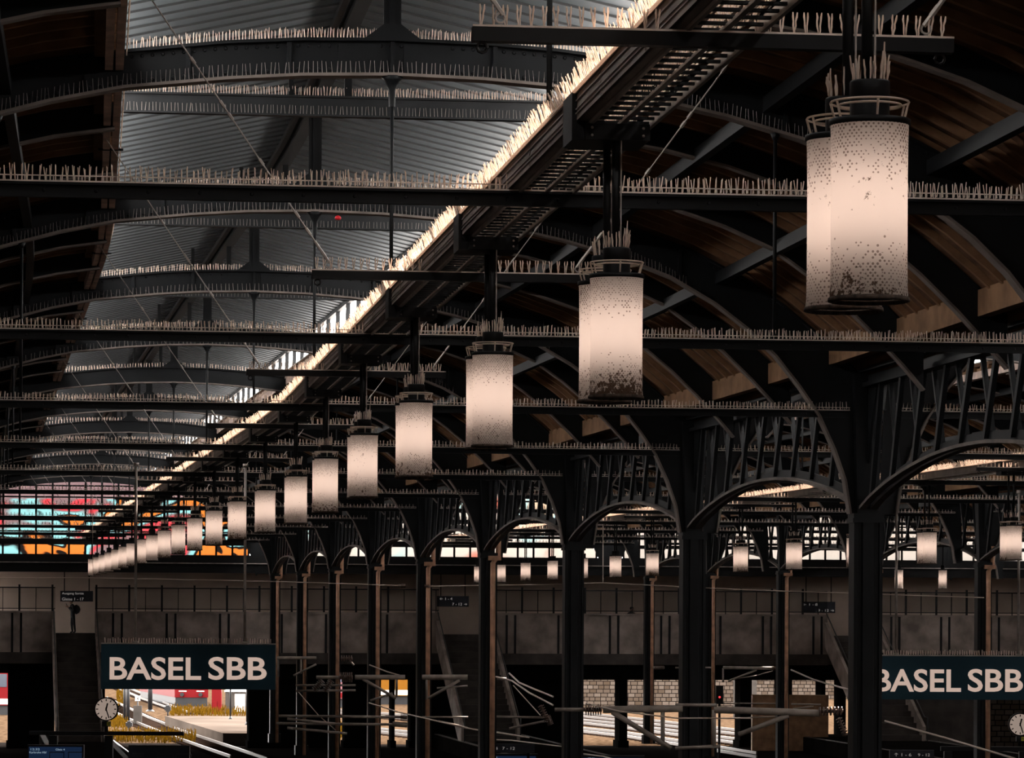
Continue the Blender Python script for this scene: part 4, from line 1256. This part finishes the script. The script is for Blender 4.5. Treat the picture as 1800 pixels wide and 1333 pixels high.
display(229, 330, 1313, 16, 'unlit dark display panel below the left pale slab', [('Bitte nicht', 243, 1325, 20, 3), ('einsteigen', 243, 1329.5, 20, 3)], [(277, 305, 1325), (309, 337, 1325)], False)
display(852, 942, 1328, 15.5, 'blue display under the white platform numbers 1 - 4 and 7 - 12', [('12:36', 868, 1331.5, 12, 3)], ())
display(1022, 1130, 1331, 15.5, 'blue display at the bottom edge below the stone wall', [('12:36', 1040, 1333.5, 12, 3)], ())
def wayfinder(x0, x1, y0, y1, D, rows, label, hang=None):
    a, b = at(x0, y0, D), at(x1, y1, D); root = thing('direction_sign', label, 'sign', Vector(((a.x + b.x) / 2, a.y, b.z)))
    m = MB(); m.bx(a.x, b.x, a.y, a.y + .25, b.z, a.z); m.build('board', M['signdark'], root)
    for s, tx, ty, w, h in rows:
        c = at(tx, ty, D); text(s, Vector((c.x, a.y - .01, c.z)), w * UPX * D, h * UPX * D, Vector((1, 0, 0)), M['signtext'], root, 'text_line', .006)
    for sx in (.12, .88):
        x = a.x + (b.x - a.x) * sx; m = MB()
        if hang == 'up': m.tube((x, a.y + .12, a.z), (x, a.y + .12, CH + 2.5), .04, 6)
        else: m.tube((x, a.y + .12, CH - 9.2), (x, a.y + .12, b.z), .07, 6)
        m.build('support', M['black'], root)
fd = lambda x: (far((x), 1068, .5).y) / S
wayfinder(768, 824, 1048, 1067, fd(796), [('\u2190 1 - 4', 784, 1053, 22, 4.5), ('7 - 12 \u2192', 808, 1062.5, 26, 4.5)], 'dark direction sign 1 - 4 and 7 - 12 above the middle staircase', 'up')
wayfinder(1410, 1468, 1058, 1078, fd(1440), [('\u2190 1 - 8', 1424, 1063, 26, 4.5), ('9 - 12 \u2192', 1452, 1073.5, 28, 4.5)], 'dark direction sign 1 - 8 and 9 - 12 above the right staircase', 'up')
wayfinder(106, 163, 1039, 1058, fd(134), [('Ausgang Sortie', 128, 1044, 38, 5), ('Gleise 1 - 17', 128, 1053.5, 38, 5)], 'dim light-lettered sign above the left staircase', 'up')
wayfinder(846, 940, 1308, 1324, 15.3, [('1 - 4', 865, 1316, 20, 5), ('7 - 12', 894, 1316, 22, 5)], 'dark platform sign with white numbers 1 - 4 and 7 - 12 at the bottom', None)
wayfinder(1564, 1642, 1319, 1340, 15.3, [('\u2191 1 - 6', 1587, 1327, 30, 6), ('9 - 12', 1624, 1327.5, 21, 5)], 'dark platform sign with white numbers 1 - 6 and 9 - 12 at bottom right', None)
c = at(1265, 1222, 19)
root = thing('signal', 'black signal box with a red light behind the column with insulators', 'signal', Vector((c.x, c.y, CH - 10.2)))
m = MB(); m.bx(c.x - .2, c.x + .2, c.y, c.y + .3, c.z - .5, c.z + .5); m.build('head', M['black'], root)
m = MB(); m.tube(c + Vector((0, -.02, -.12)), c + Vector((0, .02, -.12)), .06, 12); m.build('lens', M['redlight'], root)
m = MB(); m.tube((c.x, c.y + .15, CH - 10.2), (c.x, c.y + .15, c.z - .5), .07, 8); m.build('post', M['black'], root)
# small red balloon-like object under the second rib
c = P(7.8, 0.5, 8.6)
m = MB(); m.lathe([(0, -.05), (.06, -.04), (.075, 0), (.05, .04), (0, .055)], 10, c - tang(7.8) * .2)
tag(m.build('red_balloon', M['pipered'], org=c), 'small red object caught under the second arch rib', 'balloon')

# =================================================================== OVERHEAD LINE
def insul(m, a, b, r, n=7):
    a, b = Vector(a), Vector(b); d = (b - a)
    m.tube(a, b, r * .45, 6)
    for i in range(n):
        f = (i + .5) / n; c = a + d * f; e = d.normalized() * d.length / n * .22; m.tube(c - e, c + e, r, 10)
def arm(D, tubes, ins, label, col=None, r=.06):
    """horizontal cantilever arm: list of pixel segments at depth D"""
    p0 = at(*tubes[0][:2], D)
    root = thing('overhead_line_arm', label, 'bracket', p0)
    for t_ in tubes:
        x0, y0, x1, y1 = t_[:4]; w = t_[4] if len(t_) > 4 else r
        m = MB(); m.tube(at(x0, y0, D), at(x1, y1, D), w, 8); m.build('tube', M['armsteel'], root)
    for x0, y0, x1, y1, rr in ins:
        m = MB(); insul(m, at(x0, y0, D), at(x1, y1, D), rr); m.build('insulator', M['insul'], root)
arm(9.95, [(975, 1248, 1028, 1248, .055), (1060, 1248, 1200, 1246, .10), (1076, 1252, 1180, 1316, .075), (1165, 1252, 1165, 1312, .06), (1255, 1248, 1440, 1254, .10), (1255, 1248, 1255, 1312, .06), (1298, 1292, 1386, 1258, .07), (1187, 1240, 1260, 1240, .05), (1187, 1316, 1265, 1312, .05)],
    [(1028, 1248, 1058, 1248, .16), (1438, 1251, 1482, 1250, .13), (1474, 1262, 1487, 1294, .10)], 'grey overhead line arm with insulators on the third column')
arm(21.9, [(487, 1157, 556, 1157, .10), (577, 1159, 590, 1159, .10), (489, 1157, 489, 1190, .06), (529, 1158, 529, 1185, .06), (516, 1188, 556, 1168, .06), (612, 1158, 622, 1170, .06)],
    [(590, 1158, 620, 1158, .2)], 'upper overhead line arm right of the left station sign')
arm(15.95, [(556, 1191, 600, 1191, .08), (624, 1191, 712, 1191, .11), (697, 1191, 697, 1226, .06), (638, 1194, 696, 1228, .07), (520, 1205, 625, 1205, .05), (520, 1215, 625, 1214, .05), (651, 1232, 690, 1219, .05)],
    [(596, 1191, 620, 1191, .24), (567, 1196, 552, 1214, .16), (583, 1196, 571, 1216, .16)], 'overhead line arm crossing in front of the pink railcar')
arm(15.95, [(742, 1191, 822, 1191, .12), (853, 1191, 890, 1194, .06), (753, 1228, 808, 1196, .07), (750, 1191, 750, 1230, .06), (768, 1210, 822, 1206, .04)],
    [(855, 1191, 872, 1192, .15)], 'overhead line arm on the fifth column before the middle staircase')
arm(15.95, [(490, 1259, 706, 1261, .06), (486, 1272, 690, 1274, .06), (505, 1264, 600, 1274, .06), (505, 1280, 610, 1290, .06), (690, 1273, 716, 1275, .12)], [(704, 1261, 716, 1262, .2)], 'pair of long level overhead line tubes low between the columns')
arm(15.95, [(742, 1261, 823, 1261, .04), (853, 1260, 966, 1262, .05), (895, 1281, 968, 1266, .05), (770, 1268, 822, 1280, .05), (853, 1284, 920, 1296, .05)], [(962, 1268, 950, 1240, .15), (968, 1275, 962, 1258, .15)], 'overhead line tubes left of the third column')
arm(21.8, [(1000, 1173, 1020, 1173, .03), (1148, 1174, 1168, 1174, .08), (1187, 1174, 1250, 1174, .05), (1271, 1174, 1360, 1175, .10), (1271, 1175, 1271, 1200, .06), (1280, 1198, 1330, 1178, .06), (1284, 1195, 1330, 1188, .03), (1330, 1188, 1358, 1180, .03)],
    [(1150, 1174, 1167, 1174, .14), (1357, 1175, 1372, 1175, .14)], 'overhead line arm under the gallery right of the second column')
arm(21.8, [(1256, 1237, 1372, 1237, .04), (1391, 1238, 1443, 1239, .05), (1394, 1246, 1430, 1242, .04), (1280, 1263, 1366, 1260, .04), (1385, 1258, 1400, 1256, .04)], [], 'thin overhead line tubes in front of the timber shed')
def wire(pts, D0, D1, r, label):
    n = len(pts); P3 = [at(x, y, D0 + (D1 - D0) * i / max(1, n - 1)) for i, (x, y) in enumerate(pts)]
    m = MB(); m.path(P3, r, 5); tag(m.build('overhead_wire', M['wire'], org=P3[0]), label, 'wire')
wire([(895, 1184), (912, 1200), (940, 1212), (972, 1225)], 13.6, 12.5, .035, 'bright wire falling from the arm to the third column')
wire([(872, 1190), (900, 1197), (930, 1218), (972, 1240)], 13.6, 12.5, .035, 'second bright wire falling beside the yellow train end')
wire([(1391, 1178), (1430, 1195), (1468, 1206), (1498, 1214)], 14, 12, .035, 'bright wire sagging down to the nearest column')
wire([(1556, 1268), (1660, 1297), (1810, 1342)], 11, 9.5, .035, 'bright wire slanting down under the right station sign')
wire([(1030, 1237), (1090, 1251), (1190, 1263), (1320, 1263)], 9.6, 9.4, .02, 'thin wire below the arm on the third column')
wire([(649, 1169), (680, 1181), (711, 1190)], 16, 16, .03, 'short bright wire left of the fifth column')
wire([(649, 1236), (700, 1252), (760, 1266), (830, 1282), (930, 1297)], 15, 14, .03, 'wire slanting down behind the fifth column')
wire([(523, 1215), (560, 1258), (590, 1284)], 17, 16, .02, 'thin wire slanting down beside the seventh column')
wire([(902, 1205), (950, 1258)], 13.4, 13.4, .02, 'thin stay below the wire clamp')
wire([(855, 1300), (900, 1302), (1000, 1314)], 15, 14, .025, 'low thin wire in front of the platform numbers')
wire([(1010, 1324), (1060, 1330), (1090, 1338)], 13, 12.6, .03, 'pale wire at the bottom edge')
wire([(-20, 1016), (150, 1016), (305, 1019), (500, 1023), (710, 1030)], 15.9, 15.9, .022, 'long level span wire crossing below the far lamps')
wire([(748, 1031), (950, 1028), (1062, 1025), (1300, 1037), (1730, 1051)], 15.9, 15.3, .022, 'long level span wire between the two arcades')
wire([(163, 870), (163, 1014)], 15.9, 15.9, .012, 'thin drop wire holding the left span wire')
wire([(1060, 925), (1060, 1025)], 15.6, 15.6, .018, 'thin drop wire holding the right span wire')
wire([(430, 960), (429, 1020)], 15.9, 15.9, .014, 'thin drop wire near the farthest columns')
arm(15.9, [(700, 1030, 712, 1030, .05), (748, 1031, 760, 1031, .05)], [(705, 1030, 713, 1030, .1), (746, 1031, 754, 1031, .1)], 'small pair of insulators clamped on the fifth column')

# =================================================================== PEOPLE
def person(loc, yaw, label, pose, parts):
    root = thing('person', label, 'person', loc, local=True)
    root.rotation_euler = (0, 0, yaw)
    s = 2.42     # stature
    J = {}
    def skin(name, verts, edges, rad, m, par):
        me = bpy.data.meshes.new(name); me.from_pydata(verts, edges, []); o = bpy.data.objects.new(name, me); COL.objects.link(o)
        md = o.modifiers.new('skin', 'SKIN'); md.use_smooth_shade = True
        o.modifiers.new('sub', 'SUBSURF').levels = 1
        for i, r in enumerate(rad): me.skin_vertices[0].data[i].radius = r if isinstance(r, tuple) else (r, r)
        me.skin_vertices[0].data[0].use_root = True
        bpy.context.view_layer.update()
        em = bpy.data.meshes.new_from_object(o.evaluated_get(bpy.context.evaluated_depsgraph_get()))
        bpy.data.objects.remove(o)
        n = bpy.data.objects.new(name, em); em.materials.clear(); em.materials.append(m); COL.objects.link(n)
        if par: n.parent = par
        return n
    # body facing -y ; z up ; lean forward
    hip, kn, an = .52 * s, .27 * s, .04 * s
    V = [(0, 0, hip), (0, -.02, .62 * s), (0, -.05, .73 * s), (0, -.06, .81 * s), (0, -.10, .855 * s),
         (-.13, 0, hip - .04), (-.14, -.06, kn), (-.14, 0, an), (-.14, -.18, .03),
         (.13, 0, hip - .04), (.14, .06, kn), (.14, .14, an), (.14, -.04, .03),
         (-.27, -.06, .80 * s), (-.31, -.02, .65 * s), (-.12, -.30, .76 * s),
         (.27, -.06, .80 * s), (.31, -.02, .65 * s), (.10, -.30, .77 * s)]
    E = [(0, 1), (1, 2), (2, 3), (3, 4), (0, 5), (5, 6), (6, 7), (7, 8), (0, 9), (9, 10), (10, 11), (11, 12), (3, 13), (13, 14), (14, 15), (3, 16), (16, 17), (17, 18)]
    Rr = [(.23, .17), (.21, .16), (.25, .18), (.17, .13), .085, .14, .10, .07, .055, .14, .10, .07, .055, .10, .075, .05, .10, .075, .05]
    body = skin('body', V, E, Rr, M['cloth'], root)
    hc = Vector((0, -.14, .925 * s))
    m = MB()
    m.lathe([(0, -.17), (.06, -.165), (.10, -.12), (.125, -.04), (.135, .04), (.12, .11), (.07, .155), (0, .17)], 16, hc)
    m.lathe([(0, -.02), (.018, -.015), (.022, .0), (.012, .03), (0, .04)], 8, hc + Vector((0, -.14, -.02)))
    for sx in (-1, 1): m.lathe([(0, -.035), (.02, -.02), (.02, .02), (0, .035)], 8, hc + Vector((sx * .135, 0, 0)))
    ORG[root.name] = Vector((0, 0, 0))
    hd = m.build('head', M['skin'], root)
    m = MB()
    for sx in (-1, 1): m.lathe([(0, -.012), (.014, 0), (0, .012)], 8, hc + Vector((sx * .045, -.122, .02)))
    m.build('eyes', M['white'], hd)
    MB().path([hc + Vector((x, -.118 + abs(x) * .3, -.075)) for x in (-.04, 0, .04)], .009, 5).build('mouth', M['rosa'], hd)
    m = MB(); m.lathe([(.138, -.02), (.147, .05), (.13, .13), (.08, .175), (0, .19)], 16, hc + Vector((0, .018, .01))); m.build('hair', M['hair'], root)
    for hx, hz in ((-.12, .76), (.10, .77)):
        w = Vector((hx, -.30, hz * s))
        vs, es, rs = [w, w + Vector((0, -.07, .02)), w + Vector((0, -.12, .035))], [(0, 1), (1, 2)], [.036, .046, .04]
        sg = 1 if hx < 0 else -1
        for f, (dx, L) in enumerate(((-.038, .085), (-.013, .10), (.013, .095), (.036, .075))):
            b = len(vs); vs += [w + Vector((dx, -.15, .045)), w + Vector((dx, -.15 - L * .5, .07)), w + Vector((dx, -.15 - L * .75, .11))]; es += [(2, b), (b, b + 1), (b + 1, b + 2)]; rs += [.014, .0125, .011]
        b = len(vs); vs += [w + Vector((sg * .055, -.08, .05)), w + Vector((sg * .06, -.13, .09))]; es += [(1, b), (b, b + 1)]; rs += [.016, .013]
        skin('hand', [tuple(v) for v in vs], es, rs, M['skin'], root)
    if 'bag' in parts:
        m = MB(); pts = [Vector((0, .17 + .16 * math.sin(PI * f), .58 * s + (.24 * s) * f)) for f in (0, .25, .5, .75, 1)]
        m.path(pts, [.10, .19, .21, .19, .10], 12); m.build('backpack', M['bag'], root)
    return root
M['bag'] = mat('dark_bag', (.02, .02, .023), .8)
fl = far(128, 1117, .9)
pp = person(Vector((fl.x, fl.y, CH - 2.0)), math.radians(-70), 'person in dark clothes with a backpack looking at a phone atop the left staircase', 'stand', ('bag',))
ph = tag(MB().bx(-.07, .07, -.01, .01, -.12, .12).build('phone', M['black'], org=(0, 0, 0)), 'small dark phone held by the person on the left staircase', 'phone')
ph.rotation_euler = (.5, 0, math.radians(-70)); ph.location = Vector((fl.x, fl.y, CH - 2.0)) + Matrix.Rotation(math.radians(-70), 3, 'Z') @ Vector((-.01, -.44, 2.0))
f2 = far(1109, 1100, 1.0)
person(Vector((f2.x, f2.y, CH - 2.0 - .35)), math.radians(25), 'person in dark clothes behind the far gallery parapet, right of centre', 'stand', ('bag',))
# ------------------------------------------------------------------ to metres
done = set()
for o in list(sc.objects):
    if o.type in ('CAMERA', 'LIGHT'): continue
    o.location = o.location * K
    if o.type == 'MESH' and o.data.name not in done:
        done.add(o.data.name)
        me = o.data
        import array
        a = array.array('f', [0.0]) * (len(me.vertices) * 3)
        me.vertices.foreach_get('co', a)
        for i in range(len(a)): a[i] *= K
        me.vertices.foreach_set('co', a); me.update()
